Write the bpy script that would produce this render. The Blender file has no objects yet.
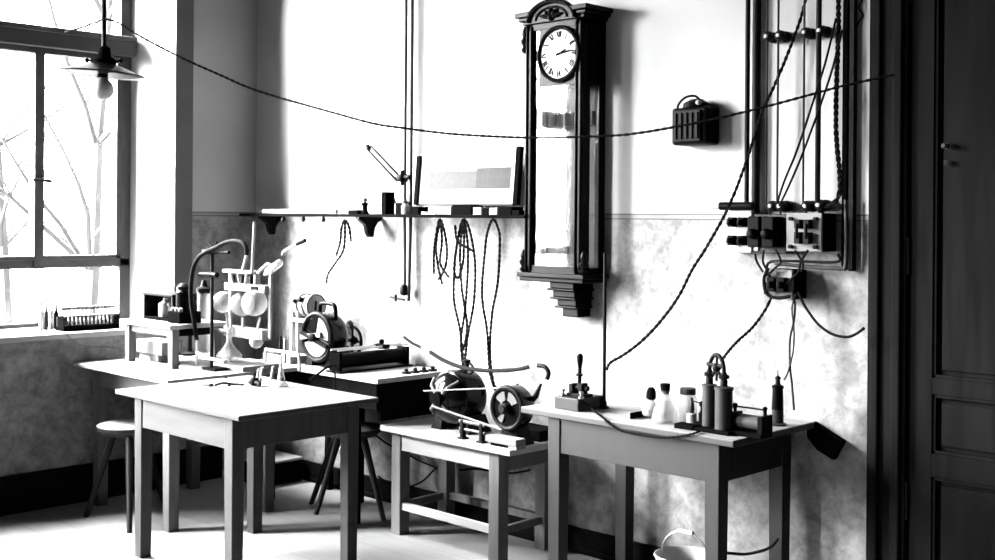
import bpy, bmesh, math, random
from mathutils import Vector, Matrix
random.seed(7)
PI = math.pi
C = bpy.context.scene.collection

# ------------------------------------------------------------------ camera measure (pixel on the photo -> point in the room)
F, CX, CY, TH, H = 1180.0, 497.5, 217.5, .0075, 1.55
_n = math.hypot(.715, .699); CA, SA = .715 / _n, .699 / _n
def ray(x, y):
    u, v = x - CX, y - CY
    u0, v0 = u + TH * v, v - TH * u
    r, up = u0 / F, -v0 / F
    return Vector((r * CA - SA, r * SA + CA, up))
EYE = Vector((0, 0, H))
def onX(x, y, X): d = ray(x, y); return EYE + d * (X / d.x)
def onY(x, y, Y): d = ray(x, y); return EYE + d * (Y / d.y)
def onZ(x, y, Z): d = ray(x, y); return EYE + d * ((Z - H) / d.z)
def onV(x, y, a, b):                      # on the upright plane through plan points a and b
    d = ray(x, y); n = Vector((-(b[1] - a[1]), b[0] - a[0], 0)); p = Vector((a[0], a[1], H))
    return EYE + d * ((p - EYE).dot(n) / d.dot(n))

# ------------------------------------------------------------------ materials
K = .30                                   # scales every albedo down to weaken bounce light and deepen the shade
def mat(name, col, rough=.6, metal=0., spec=.16, var=0., scale=8., stretch=(1, 1, 1), bump=0.):
    col *= K if metal < .9 else .6
    m = bpy.data.materials.new(name); m.use_nodes = True
    nt = m.node_tree; p = nt.nodes['Principled BSDF']
    c = (col, col, col * .99, 1)
    p.inputs['Base Color'].default_value = c; p.inputs['Roughness'].default_value = rough
    p.inputs['Metallic'].default_value = metal; p.inputs['Specular IOR Level'].default_value = spec
    if var or bump:
        tc = nt.nodes.new('ShaderNodeTexCoord'); mp = nt.nodes.new('ShaderNodeMapping'); mp.inputs['Scale'].default_value = stretch
        nz = nt.nodes.new('ShaderNodeTexNoise'); nz.inputs['Scale'].default_value = scale; nz.inputs['Detail'].default_value = 5
        nt.links.new(tc.outputs['Object'], mp.inputs[0]); nt.links.new(mp.outputs[0], nz.inputs['Vector'])
        if var:
            r = nt.nodes.new('ShaderNodeMapRange'); r.inputs['From Min'].default_value = .3; r.inputs['From Max'].default_value = .7
            r.inputs['To Min'].default_value = col * (1 - var); r.inputs['To Max'].default_value = min(1, col * (1 + var))
            nt.links.new(nz.outputs['Fac'], r.inputs['Value']); nt.links.new(r.outputs[0], p.inputs['Base Color'])
        if bump:
            b = nt.nodes.new('ShaderNodeBump'); b.inputs['Strength'].default_value = bump; b.inputs['Distance'].default_value = .01
            nt.links.new(nz.outputs['Fac'], b.inputs['Height']); nt.links.new(b.outputs[0], p.inputs['Normal'])
    return m

def glassmat(name, tint=1., body=0., ior=1.5):
    m = bpy.data.materials.new(name); m.use_nodes = True; nt = m.node_tree; nt.nodes.clear()
    out = nt.nodes.new('ShaderNodeOutputMaterial'); tr = nt.nodes.new('ShaderNodeBsdfTransparent'); tr.inputs[0].default_value = (tint, tint, tint, 1)
    gl = nt.nodes.new('ShaderNodeBsdfGlossy'); gl.inputs['Roughness'].default_value = .03
    fr = nt.nodes.new('ShaderNodeFresnel'); fr.inputs[0].default_value = ior
    mx = nt.nodes.new('ShaderNodeMixShader')
    ge = nt.nodes.new('ShaderNodeNewGeometry'); sb = nt.nodes.new('ShaderNodeMath'); sb.operation = 'SUBTRACT'; sb.inputs[0].default_value = 1
    mu = nt.nodes.new('ShaderNodeMath'); mu.operation = 'MULTIPLY'      # the inner face of the glass adds no second mirror
    nt.links.new(ge.outputs['Backfacing'], sb.inputs[1]); nt.links.new(sb.outputs[0], mu.inputs[0]); nt.links.new(fr.outputs[0], mu.inputs[1])
    nt.links.new(mu.outputs[0], mx.inputs[0]); nt.links.new(tr.outputs[0], mx.inputs[1]); nt.links.new(gl.outputs[0], mx.inputs[2])
    last = mx
    if body:
        df = nt.nodes.new('ShaderNodeBsdfDiffuse'); df.inputs[0].default_value = (.85 * K, .85 * K, .85 * K, 1)
        m2 = nt.nodes.new('ShaderNodeMixShader'); m2.inputs[0].default_value = body
        nt.links.new(mx.outputs[0], m2.inputs[1]); nt.links.new(df.outputs[0], m2.inputs[2]); last = m2
    nt.links.new(last.outputs[0], out.inputs[0])
    return m

def wallmat():
    m = bpy.data.materials.new('plaster_over_wallpaper'); m.use_nodes = True; nt = m.node_tree; p = nt.nodes['Principled BSDF']
    p.inputs['Roughness'].default_value = .85; p.inputs['Specular IOR Level'].default_value = .2
    N = nt.nodes.new; L = nt.links.new
    g = N('ShaderNodeNewGeometry'); sp = N('ShaderNodeSeparateXYZ'); L(g.outputs['Position'], sp.inputs[0])
    n1 = N('ShaderNodeTexNoise'); n1.inputs['Scale'].default_value = 13; n1.inputs['Detail'].default_value = 8; n1.inputs['Roughness'].default_value = .72
    n1.inputs['Distortion'].default_value = .25
    L(g.outputs['Position'], n1.inputs['Vector'])
    r1 = N('ShaderNodeMapRange'); r1.inputs['From Min'].default_value = .38; r1.inputs['From Max'].default_value = .64; r1.inputs['To Min'].default_value = .24 * K; r1.inputs['To Max'].default_value = .52 * K
    L(n1.outputs['Fac'], r1.inputs['Value'])
    n2 = N('ShaderNodeTexNoise'); n2.inputs['Scale'].default_value = 1.6; n2.inputs['Detail'].default_value = 4
    L(g.outputs['Position'], n2.inputs['Vector'])
    r2 = N('ShaderNodeMapRange'); r2.inputs['From Min'].default_value = .3; r2.inputs['From Max'].default_value = .7; r2.inputs['To Min'].default_value = .58 * K; r2.inputs['To Max'].default_value = .68 * K
    L(n2.outputs['Fac'], r2.inputs['Value'])
    # printed border strip: two fine lines with a paler band between
    def band(z0, z1):
        a = N('ShaderNodeMath'); a.operation = 'GREATER_THAN'; a.inputs[1].default_value = z0; L(sp.outputs['Z'], a.inputs[0])
        b = N('ShaderNodeMath'); b.operation = 'LESS_THAN'; b.inputs[1].default_value = z1; L(sp.outputs['Z'], b.inputs[0])
        c = N('ShaderNodeMath'); c.operation = 'MULTIPLY'; L(a.outputs[0], c.inputs[0]); L(b.outputs[0], c.inputs[1]); return c
    up = N('ShaderNodeMath'); up.operation = 'GREATER_THAN'; up.inputs[1].default_value = 1.545; L(sp.outputs['Z'], up.inputs[0])
    mx = N('ShaderNodeMix'); mx.data_type = 'FLOAT'; L(up.outputs[0], mx.inputs[0]); L(r1.outputs[0], mx.inputs[2]); L(r2.outputs[0], mx.inputs[3])
    prev = mx.outputs[0]
    for z0, z1, v in ((1.547, 1.571, .38 * K), (1.566, 1.572, .16 * K), (1.545, 1.551, .16 * K)):
        b = band(z0, z1); q = N('ShaderNodeMix'); q.data_type = 'FLOAT'; L(b.outputs[0], q.inputs[0]); L(prev, q.inputs[2]); q.inputs[3].default_value = v; prev = q.outputs[0]
    L(prev, p.inputs['Base Color'])
    return m

def floormat():
    m = bpy.data.materials.new('floor_boards'); m.use_nodes = True; nt = m.node_tree; p = nt.nodes['Principled BSDF']
    p.inputs['Roughness'].default_value = .55
    N = nt.nodes.new; L = nt.links.new
    g = N('ShaderNodeNewGeometry'); mp = N('ShaderNodeMapping'); mp.inputs['Scale'].default_value = (1, 1, 1); L(g.outputs['Position'], mp.inputs[0])
    br = N('ShaderNodeTexBrick'); br.inputs['Scale'].default_value = 1; br.inputs['Brick Width'].default_value = 3.2; br.inputs['Row Height'].default_value = .17
    br.inputs['Mortar Size'].default_value = .002; br.inputs['Color1'].default_value = (.52 * K, .52 * K, .52 * K, 1); br.inputs['Color2'].default_value = (.49 * K, .49 * K, .49 * K, 1); br.inputs['Mortar'].default_value = (.30 * K, .30 * K, .30 * K, 1)
    L(mp.outputs[0], br.inputs['Vector'])
    nz = N('ShaderNodeTexNoise'); nz.inputs['Scale'].default_value = 6; nz.inputs['Detail'].default_value = 6
    m2 = N('ShaderNodeMapping'); m2.inputs['Scale'].default_value = (.5, 4, 1); L(g.outputs['Position'], m2.inputs[0]); L(m2.outputs[0], nz.inputs['Vector'])
    r = N('ShaderNodeMapRange'); r.inputs['To Min'].default_value = .8; r.inputs['To Max'].default_value = 1.15; L(nz.outputs['Fac'], r.inputs['Value'])
    mu = N('ShaderNodeMix'); mu.data_type = 'RGBA'; mu.blend_type = 'MULTIPLY'; mu.inputs[0].default_value = 1
    L(br.outputs['Color'], mu.inputs[6]); L(r.outputs[0], mu.inputs[7]); L(mu.outputs[2], p.inputs['Base Color'])
    return m

M = dict(
    wall=wallmat(), floor=floormat(),
    ceiling=mat('ceiling_paint', .15, .9), darkwall=mat('dark_wall_paint', .03, .9),
    plaster=mat('reveal_plaster', .75, .85, var=.06, scale=3), casing=mat('painted_casing', .13, .5, var=.1, scale=4),
    base=mat('dark_skirting', .006, .6, spec=.02, var=.2, scale=4, stretch=(1, 1, 5)),
    door=mat('dark_door_wood', .016, .7, spec=.0, var=.25, scale=5, stretch=(6, 6, .5)),
    winframe=mat('window_frame_paint', .07, .6, var=.15, scale=5), sill=mat('sill_board', .6, .5),
    top=mat('scrubbed_table_top', .62, .5, var=.12, scale=5, stretch=(.6, 5, 5)),
    gloss=mat('gloss_black_enamel', .004, .16, spec=.09), greyrubber=mat('grey_rubber', .03, .7, spec=.0), frontleg=mat('front_table_wood', .05, .55, var=.3, scale=5, stretch=(5, 5, .5)), frontapron=mat('front_table_apron_wood', .05, .55, var=.35, scale=5, stretch=(.5, 5, 5)), fronttop=mat('front_table_top', .2, .5, var=.12, scale=5, stretch=(.6, 5, 5)), seat=mat('stool_seat_wood', .34, .5, var=.15, scale=6), dullsteel=mat('dull_steel', .14, .4, 0., .1), palebottle=mat('pale_bottle', .7, .3), whitebulb=mat('opal_bulb', .85, .4), leg=mat('table_leg_wood', .2, .55, var=.25, scale=5, stretch=(5, 5, .5)),
    apron=mat('table_apron_wood', .22, .55, var=.25, scale=5, stretch=(.5, 5, 5)),
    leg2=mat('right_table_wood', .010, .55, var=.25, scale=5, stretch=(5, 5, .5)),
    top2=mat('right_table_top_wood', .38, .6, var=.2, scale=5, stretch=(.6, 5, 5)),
    darkwood=mat('dark_polished_wood', .005, .32, spec=.03, var=.3, scale=6, stretch=(4, 4, .6)),
    stain=mat('dark_stained_wood', .008, .6, spec=.0, var=.25, scale=6),
    black=mat('black_enamel', .004, .4, spec=.015), rubber=mat('black_rubber', .012, .55, spec=.01), iron=mat('dark_iron', .012, .5, spec=.025, var=.2, scale=20),
    steel=mat('bright_steel', .6, .28, 1.), brass=mat('worn_brass', .35, .35, 1.), bakelite=mat('bakelite', .006, .5, spec=.0),
    zinc=mat('dull_zinc', .05, .5, 0., .08, var=.2, scale=25),
    porc=mat('white_porcelain', .6, .25), shade=mat('lamp_shade_enamel', .05, .4), enamel=mat('white_enamel', .75, .3), paper=mat('white_paper', .8, .9),
    greypaper=mat('grey_printed_paper', .07, .9, var=.15, scale=40), printpale=mat('faint_print', .11, .9, var=.1, scale=40), palegrey=mat('pale_grey_print', .30, .9, var=.06, scale=40),
    cord=mat('dark_cloth_cord', .014, .9, spec=.0), cordlight=mat('pale_cloth_cord', .12, .9), wire=mat('grey_bare_wire', .035, .7, spec=.05),
    card=mat('mottled_card', .3, .8, var=.6, scale=30), tree=mat('tree_bark', .055, .9, var=.25, scale=3), lawn=mat('lawn', .12, 1.),
    leather=mat('black_leather', .007, .6, spec=.0), ink=mat('black_ink', .004, .8, spec=.0), cork=mat('cork_stopper', .008, .8, spec=.0),
    glass=glassmat('clear_glass', .96), frost=glassmat('lab_glass', .97, .45), tubeglass=glassmat('tube_glass', .9, .12), bulbglass=glassmat('bulb_glass', .72, .06), pane=glassmat('window_glass', .95), clockglass=glassmat('clock_glass', .95, 0., 1.9),
    clockback=mat('clock_back_board', .035, .7),
)

# ------------------------------------------------------------------ mesh building
class MB:
    def __init__(s, xf=None): s.bm = bmesh.new(); s.xf = xf
    def _add(s, verts, faces, smooth=False):
        vs = [s.bm.verts.new(s.xf @ Vector(v) if s.xf else Vector(v)) for v in verts]
        for f in faces:
            try: fc = s.bm.faces.new([vs[i] for i in f]); fc.smooth = smooth
            except ValueError: pass
        return s
    def box(s, a, b):
        x0, x1 = sorted((a[0], b[0])); y0, y1 = sorted((a[1], b[1])); z0, z1 = sorted((a[2], b[2]))
        v = [(x, y, z) for z in (z0, z1) for y in (y0, y1) for x in (x0, x1)]
        return s._add(v, [(0, 2, 3, 1), (4, 5, 7, 6), (0, 1, 5, 4), (1, 3, 7, 5), (3, 2, 6, 7), (2, 0, 4, 6)])
    def obox(s, c, ax, ay, az):            # box from centre and three half-axis vectors
        c, ax, ay, az = map(Vector, (c, ax, ay, az))
        v = [c + i * ax + j * ay + k * az for k in (-1, 1) for j in (-1, 1) for i in (-1, 1)]
        return s._add(v, [(0, 2, 3, 1), (4, 5, 7, 6), (0, 1, 5, 4), (1, 3, 7, 5), (3, 2, 6, 7), (2, 0, 4, 6)])
    def hexa(s, v):                        # 4 bottom + 4 top corners
        return s._add(v, [(3, 2, 1, 0), (4, 5, 6, 7), (0, 1, 5, 4), (1, 2, 6, 5), (2, 3, 7, 6), (3, 0, 4, 7)])
    def bar(s, p, q, w, h=None, up=(0, 0, 1)):
        p, q = Vector(p), Vector(q); h = h or w; d = (q - p); l = d.length; d.normalize()
        u = Vector(up)
        if abs(d.dot(u)) > .95: u = Vector((1, 0, 0))
        sx = d.cross(u).normalized(); sy = sx.cross(d)
        return s.obox((p + q) / 2, d * l / 2, sx * w / 2, sy * h / 2)
    def tube(s, pts, r, seg=8, sub=0, cap=True):
        pts = [Vector(p) for p in pts]
        if sub: pts = smooth(pts, sub)
        rs = r if isinstance(r, (list, tuple)) else [r] * len(pts)
        if len(rs) != len(pts): rs = [rs[0] + (rs[-1] - rs[0]) * i / (len(pts) - 1) for i in range(len(pts))]
        t0 = (pts[1] - pts[0]).normalized(); u = Vector((0, 0, 1)) if abs(t0.z) < .9 else Vector((1, 0, 0))
        n = t0.cross(u).normalized(); V = []
        for i, p in enumerate(pts):
            t = (pts[min(i + 1, len(pts) - 1)] - pts[max(i - 1, 0)]).normalized()
            n = (n - t * n.dot(t))
            n = n.normalized() if n.length > 1e-6 else t.orthogonal().normalized()
            b = t.cross(n)
            for k in range(seg):
                a = 2 * PI * k / seg; V.append(p + (n * math.cos(a) + b * math.sin(a)) * rs[i])
        Fc = [(i * seg + k, i * seg + (k + 1) % seg, (i + 1) * seg + (k + 1) % seg, (i + 1) * seg + k) for i in range(len(pts) - 1) for k in range(seg)]
        if cap: Fc += [tuple(range(seg - 1, -1, -1)), tuple(range((len(pts) - 1) * seg, len(pts) * seg))]
        return s._add(V, Fc, True)
    def cyl(s, p, q, r, r2=None, seg=20): return s.tube([p, q], [r, r if r2 is None else r2], seg)
    def lathe(s, prof, c, axis=(0, 0, 1), seg=28):     # prof: (radius, height) pairs along the axis
        c, a = Vector(c), Vector(axis).normalized(); n = a.orthogonal().normalized(); b = a.cross(n); V = []
        for r, h in prof:
            for k in range(seg):
                t = 2 * PI * k / seg; V.append(c + a * h + (n * math.cos(t) + b * math.sin(t)) * max(r, 1e-4))
        L = len(prof)
        Fc = [(i * seg + k, i * seg + (k + 1) % seg, (i + 1) * seg + (k + 1) % seg, (i + 1) * seg + k) for i in range(L - 1) for k in range(seg)]
        Fc += [tuple(range(seg - 1, -1, -1)), tuple(range((L - 1) * seg, L * seg))]
        return s._add(V, Fc, True)
    def ball(s, c, r, sq=1., seg=20):
        pr = [(r * math.sin(PI * i / 12), -r * sq * math.cos(PI * i / 12)) for i in range(13)]
        return s.lathe(pr, c, seg=seg)
    def torus(s, c, axis, R, r, seg=32, ring=8, a0=0, a1=2 * PI, ref=None):
        c, a = Vector(c), Vector(axis).normalized(); n = Vector(ref).normalized() if ref else a.orthogonal().normalized(); b = a.cross(n)
        full = abs(a1 - a0 - 2 * PI) < 1e-5
        pts = [c + (n * math.cos(a0 + (a1 - a0) * i / seg) + b * math.sin(a0 + (a1 - a0) * i / seg)) * R for i in range(seg + 1)]
        return s.tube(pts, r, ring, cap=not full)
    def prism(s, poly, p0, ax, ay, d):     # 2-D outline in the plane (ax, ay) at p0, pushed by d
        p0, ax, ay, d = Vector(p0), Vector(ax), Vector(ay), Vector(d); n = len(poly)
        V = [p0 + ax * x + ay * y for x, y in poly] + [p0 + ax * x + ay * y + d for x, y in poly]
        return s._add(V, [tuple(range(n - 1, -1, -1)), tuple(range(n, 2 * n))] + [(i, (i + 1) % n, n + (i + 1) % n, n + i) for i in range(n)])
    def build(s, name, m, parent=None, loc=None, bevel=0.):
        bm = s.bm; bmesh.ops.recalc_face_normals(bm, faces=bm.faces)
        if parent is not None: o0 = ORG[parent.name]
        elif loc is not None: o0 = Vector(loc)
        else:
            zs = min(v.co.z for v in bm.verts); xs = [v.co.x for v in bm.verts]; ys = [v.co.y for v in bm.verts]
            o0 = Vector(((min(xs) + max(xs)) / 2, (min(ys) + max(ys)) / 2, zs))
        for v in bm.verts: v.co -= o0
        for e in bm.edges:
            if len(e.link_faces) == 2 and e.calc_face_angle(0) > .7: e.smooth = False
        me = bpy.data.meshes.new(name); bm.to_mesh(me); bm.free()
        me.materials.append(M[m] if isinstance(m, str) else m)
        o = bpy.data.objects.new(name, me); C.objects.link(o)
        if parent is not None: o.parent = parent
        else: o.location = o0
        ORG[o.name] = o0
        if bevel:
            b = o.modifiers.new('bevel', 'BEVEL'); b.width = bevel; b.segments = 2; b.limit_method = 'ANGLE'
        return o
ORG = {}
def smooth(pts, sub):
    out = []; n = len(pts)
    for i in range(n - 1):
        p0, p1, p2, p3 = pts[max(i - 1, 0)], pts[i], pts[i + 1], pts[min(i + 2, n - 1)]
        for k in range(sub):
            t = k / sub
            out.append(.5 * ((2 * p1) + (p2 - p0) * t + (2 * p0 - 5 * p1 + 4 * p2 - p3) * t * t + (3 * p1 - p0 - 3 * p2 + p3) * t ** 3))
    out.append(pts[-1]); return out
def twisted(mb, pts, r=.004, pitch=.05, sub=24):       # two-strand cloth cord
    pts = smooth([Vector(p) for p in pts], sub)
    # even spacing
    step = pitch / 6; ev = [pts[0]]; acc = 0
    for a, b in zip(pts, pts[1:]):
        l = (b - a).length
        while acc + l >= step:
            t = (step - acc) / l; a = a + (b - a) * t; l = (b - a).length; ev.append(a); acc = 0
        acc += l
    for ph in (0, PI):
        st = []
        for i, p in enumerate(ev):
            t = (ev[min(i + 1, len(ev) - 1)] - ev[max(i - 1, 0)]).normalized()
            n = t.cross(Vector((.31, .22, .93))).normalized(); b = t.cross(n); a = ph + 2 * PI * i / 6
            st.append(p + (n * math.cos(a) + b * math.sin(a)) * r * .8)
        mb.tube(st, r, 5)
    return mb
def tag(o, label, cat, group=None):
    o['label'] = label; o['category'] = cat
    if group: o['group'] = group
    return o
def thing(name, label, cat, loc, group=None):
    o = bpy.data.objects.new(name, None); C.objects.link(o); o.location = loc; o.empty_display_size = .1
    ORG[o.name] = Vector(loc); return tag(o, label, cat, group)
def structure(o): o['kind'] = 'structure'; return o
def sroot(name, loc):
    o = bpy.data.objects.new(name, None); C.objects.link(o); o.location = loc; ORG[o.name] = Vector(loc); return structure(o)
def dup(root, loc, rz=0, label=None):
    r = root.copy(); C.objects.link(r); r.location = loc; r.rotation_euler = (0, 0, rz)
    if label: r['label'] = label
    for ch in list(root.children):
        c = ch.copy(); C.objects.link(c); c.parent = r
        for g in list(ch.children): d = g.copy(); C.objects.link(d); d.parent = c
    return r

# ------------------------------------------------------------------ the room
WY = 4.2; XL = -6.21; XW = -6.48; XP = -6.05; ZC = 3.95; XR = 1.7; YR = -2.6
structure(MB().box((XL - .7, YR - .2, -.12), (XR + .2, WY + .2, 0)).build('floor', 'floor'))
structure(MB().box((XL - .7, YR - .2, ZC), (XR + .2, WY + .2, ZC + .15)).build('ceiling', 'ceiling'))
structure(MB().box((XL - .7, WY, 0), (XR + .2, WY + .2, ZC)).build('wall_back', 'wall'))
structure(MB().box((XR, YR - .2, 0), (XR + .2, WY, ZC)).build('wall_right', 'darkwall'))
structure(MB().box((XL - .7, YR - .2, 0), (XR, YR, ZC)).build('wall_rear', 'darkwall'))
# window wall: deep openings with splayed sides
WIN = [(2.38, 3.50), (.42, 1.68), (-2.0, -1.0)]  # third opening is unseen, added for more light and placed for wall tone
ZS, ZT, XO = .915, 3.35, XL - .5
mb = MB()
mb.box((XO, YR, 0), (XL, WY, ZS - .03)); mb.box((XO, YR, ZT), (XL, WY, ZC))
ys = [YR] + [v for a, b in sorted(WIN) for v in (a, b)] + [WY]
for i in range(0, len(ys), 2):
    a, b = ys[i], ys[i + 1]; sa = .128 if i else 0; sb = .128 if i + 2 < len(ys) else 0
    # pier: wide outside, narrower inside (splay starts at the frame)
    poly = [(XO, a), (XO, b), (XW, b), (XL, b - sb), (XL, a + sa), (XW, a)]
    mb.prism(poly, (0, 0, ZS - .03), (1, 0, 0), (0, 1, 0), (0, 0, ZT - ZS + .03))
wl = structure(mb.build('wall_left', 'wall')); wl.data.materials.append(M['plaster'])
for p in wl.data.polygons:
    if abs(p.normal.y) > .3 and p.center.x + wl.location.x < XL - .005: p.material_index = 1
structure(MB().box((XL, 2.2, 0), (XP, 3.86, ZS - .03)).build('wall_left_parapet', 'wall'))
for k, (a, b) in enumerate(sorted(WIN, reverse=True)):
    w = sroot('window_%d' % (k + 1), (XW, (a + b) / 2, ZS))
    fr = MB(); t0, t1 = XW - .06, XW
    fr.box((t0, a, ZS), (t1, a + .07, ZT)); fr.box((t0, b - .07, ZS), (t1, b, ZT)); fr.box((t0, a, ZT - .07), (t1, b, ZT)); fr.box((t0, a, ZS), (t1, b, ZS + .025))
    q = 2.486 if k == 0 else 2.31
    fr.box((t0 - .01, a, q), (t1 + .05, b, q + .106)); fr.box((t0 - .01, a, q + .084), (t1 + .07, b, q + .114))
    fr.box((t0, a, 1.243), (t1, b, 1.295))
    fr.build('window_frame', 'winframe', w, bevel=.006)
    c = (a + b) / 2 if k else 2.938
    ca = MB(); ca.box((t0 - .004, c - .028, 1.24), (t1 + .012, c + .028, q + .014))
    for s0, s1 in ((a + .065, c - .026), (c + .026, b - .065)):
        ca.box((t0, s0, 1.29), (t1 + .006, s1, 1.315)); ca.box((t0, s0, q - .031), (t1 + .006, s1, q + .004))
    ca.box((t0, b - .095, 1.29), (t1 + .006, b - .065, q)); ca.box((t0, a + .065, 1.29), (t1 + .006, a + .095, q))
    ca.build('casement', 'winframe', w, bevel=.004)
    la = MB(); la.cyl((t1, c, 1.74), (t1 + .035, c, 1.74), .008); la.cyl((t1 + .035, c - .05, 1.742), (t1 + .035, c + .06, 1.735), .009); la.build('window_latch', 'iron', w)
    MB().box((XW - .035, a + .02, ZS + .02), (XW - .03, b - .02, ZT - .02)).build('pane', 'pane', w)
    e = .128; xf = (XP if k == 0 else XL) + .018
    MB().prism([(XW - .01, a), (XW - .01, b), (XL, b + e), (xf, b + e), (xf, a - e), (XL, a - e)], (0, 0, ZS - .03), (1, 0, 0), (0, 1, 0), (0, 0, .03)).build('window_sill', 'sill', w, bevel=.004)
    cg = MB(); cg.box((XL, b + e, ZS), (XL + .014, b + e + .118, ZT + .1)); cg.box((XL, a - e - .118, ZS), (XL + .014, a - e, ZT + .1)); cg.box((XL, a - e, ZT), (XL + .014, b + e, ZT + .1))
    cg.build('window_casing', 'casing', w, bevel=.003)
structure(MB().box((XP, 2.2, 0), (XP + .018, 3.86, .2)).box((XP, 2.2, .19), (XP + .026, 3.86, .2)).box((XL, YR, 0), (XL + .018, 2.2, .2)).build('baseboard_left', 'base', bevel=.003))
structure(MB().box((XL, WY - .02, 0), (-2.115, WY, .112)).box((XL, WY - .034, 0), (-2.115, WY - .02, .025)).build('baseboard_back', 'base', bevel=.003))

# door at the right, in the back wall
d = sroot('door_1', (-1.2, WY, 0))
X0 = -2.108
cs = MB(); cs.box((X0, WY - .05, 0), (X0 + .15, WY, 2.95)); cs.box((X0 + .018, WY - .066, 0), (X0 + .05, WY - .05, 2.95)); cs.box((X0 + .1, WY - .066, 0), (X0 + .135, WY - .05, 2.95))
cs.box((X0, WY - .05, 2.8), (-.45, WY, 2.97)); cs.box((-.6, WY - .05, 0), (-.45, WY, 2.8)); cs.box((X0 - .012, WY - .06, 0), (X0 + .16, WY, .24))
cs.build('door_casing', 'door', d, bevel=.006)
lf = MB(); yl = WY - .03
a0, a1, b0 = -1.864, -1.714, -1.60
xs = [X0 + .155, a0, a1, -1.43, -1.36, -1.30, -.86, -.6]
def leaf(x0, x1, p0, p1):
    lf.box((x0, yl, .01), (p0, WY, 2.8)); lf.box((p1, yl, .01), (x1, WY, 2.8))
    for z0, z1 in ((.01, .17), (.62, .705), (.92, .98), (2.66, 2.8)): lf.box((p0, yl, z0), (p1, WY, z1))
    for z0, z1 in ((.17, .62), (.705, .92), (.98, 2.66)):
        lf.box((p0, WY - .004, z0), (p1, WY, z1))
        lf.box((p0 + .03, WY - .016, z0 + .03), (p1 - .03, WY - .004, z1 - .03))
        for q in (0, 1):
            lf.box((p0 if not q else p1 - .012, WY - .024, z0), (p0 + .012 if not q else p1, WY, z1))
            lf.box((p0, WY - .024, z0 if not q else z1 - .012), (p1, WY, z0 + .012 if not q else z1))
leaf(X0 + .156, -1.37, a0, a1 + .13); leaf(-1.366, -.6, -1.22, -.75)
lf.build('door_leaf', 'door', d, bevel=.004)
h = MB()
for z in (.45, 1.35, 2.35): h.cyl((X0 + .153, yl - .006, z), (X0 + .153, yl - .006, z + .14), .007)
h.build('hinge', 'iron', d)
p = onY(947, 146, yl); q = onY(947, 163, yl)
MB().lathe([(.012, 0), (.012, .006), (.006, .01), (.01, .018), (.011, .026), (.006, .031)], p, (0, -1, 0), 14).build('door_knob', 'zinc', d)
MB().lathe([(.012, 0), (.012, .004), (.005, .005)], q, (0, -1, 0), 14).build('keyhole_plate', 'iron', d)

# outside
structure(MB().box((-60, -40, -1.6), (XL - .6, 60, -1.5)).build('ground', 'lawn'))
def tree(x, y, h, r, label, seed, nb=9):
    rnd = random.Random(seed); m = MB()
    def branch(p, dr, l, r, lev):
        pts = [p]; dd = dr.normalized()
        for i in range(5):
            j = .05 if lev == 2 else .18; dd = (dd + Vector((rnd.uniform(-j, j), rnd.uniform(-j, j), rnd.uniform(-.05, .14)))).normalized(); pts.append(pts[-1] + dd * l / 5)
        m.tube(pts, [r * (1 - .14 * i) for i in range(6)], 7)
        if lev:
            for k in range(nb if lev == 2 else 4):
                i = rnd.randint(2 if lev == 2 else 1, 5); a = rnd.uniform(0, 2 * PI)
                nd = dd * .55 + Vector((math.cos(a), math.sin(a), rnd.uniform(.1, .6))) * .8
                branch(pts[i], nd, l * rnd.uniform(.28, .45), r * (.24 if lev == 2 else .4), lev - 1)
    branch(Vector((x, y, -1.5)), Vector((0, 0, 1)), h, r, 2)
    tag(m.build('tree', 'tree', loc=(x, y, -1.5)), label, 'tree')
t = onX(80, 200, -11); tree(t.x, t.y, 6.2, .13, 'bare pale tree trunk seen through the right casement pane', 5, 13)
t = onX(8, 200, -15); tree(t.x, t.y, 6.5, .13, 'bare branching tree seen through the left casement pane, beside the mullion', 9, 14)

# ------------------------------------------------------------------ tables
def table(name, label, cat, x0, x1, y0, y1, z, lx, ly, lw, az, tt, mt, ml, group=None, ma=None, edge=None):
    t = thing(name, label, cat, ((x0 + x1) / 2, (y0 + y1) / 2, 0), group)
    tp = MB().box((x0, y0, z - tt), (x1, y1, z)).build('tabletop', mt, t, bevel=.004)
    ma = ma or ml
    if edge:
        tp.data.materials.append(M[edge])
        for p in tp.data.polygons: p.material_index = 0 if p.normal.z > .5 else 1  # side faces get a darker colour, painting the edges shaded beside the top
    i = .006
    MB().box((lx[0], ly[0] - lw / 2 + i, az), (lx[1], ly[0] - lw / 2 + i + .022, z - tt)).build('apron', ma, t, bevel=.002)
    MB().box((lx[0], ly[1] + lw / 2 - i - .022, az), (lx[1], ly[1] + lw / 2 - i, z - tt)).build('apron', ma, t, bevel=.002)
    MB().box((lx[0] - lw / 2 + i, ly[0], az), (lx[0] - lw / 2 + i + .022, ly[1], z - tt)).build('apron', ml, t, bevel=.002)
    MB().box((lx[1] + lw / 2 - i - .022, ly[0], az), (lx[1] + lw / 2 - i, ly[1], z - tt)).build('apron', ml, t, bevel=.002)
    for X in lx:
        for Y in ly:
            w = lw / 2; w2 = w * .86
            MB().hexa([(X - w2, Y - w2, 0), (X + w2, Y - w2, 0), (X + w2, Y + w2, 0), (X - w2, Y + w2, 0), (X - w, Y - w, z - tt), (X + w, Y - w, z - tt), (X + w, Y + w, z - tt), (X - w, Y + w, z - tt)]).build('leg', ml, t, bevel=.003)
    return t
table('work_table', 'plain wooden table in the foreground with a bare pale top', 'table', -5.03, -4.02, 2.645, 3.37, .75, (-4.885, -4.15), (2.712, 3.31), .062, .592, .022, 'fronttop', 'frontleg', 'wooden laboratory tables', ma='frontapron', edge='frontapron')
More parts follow.
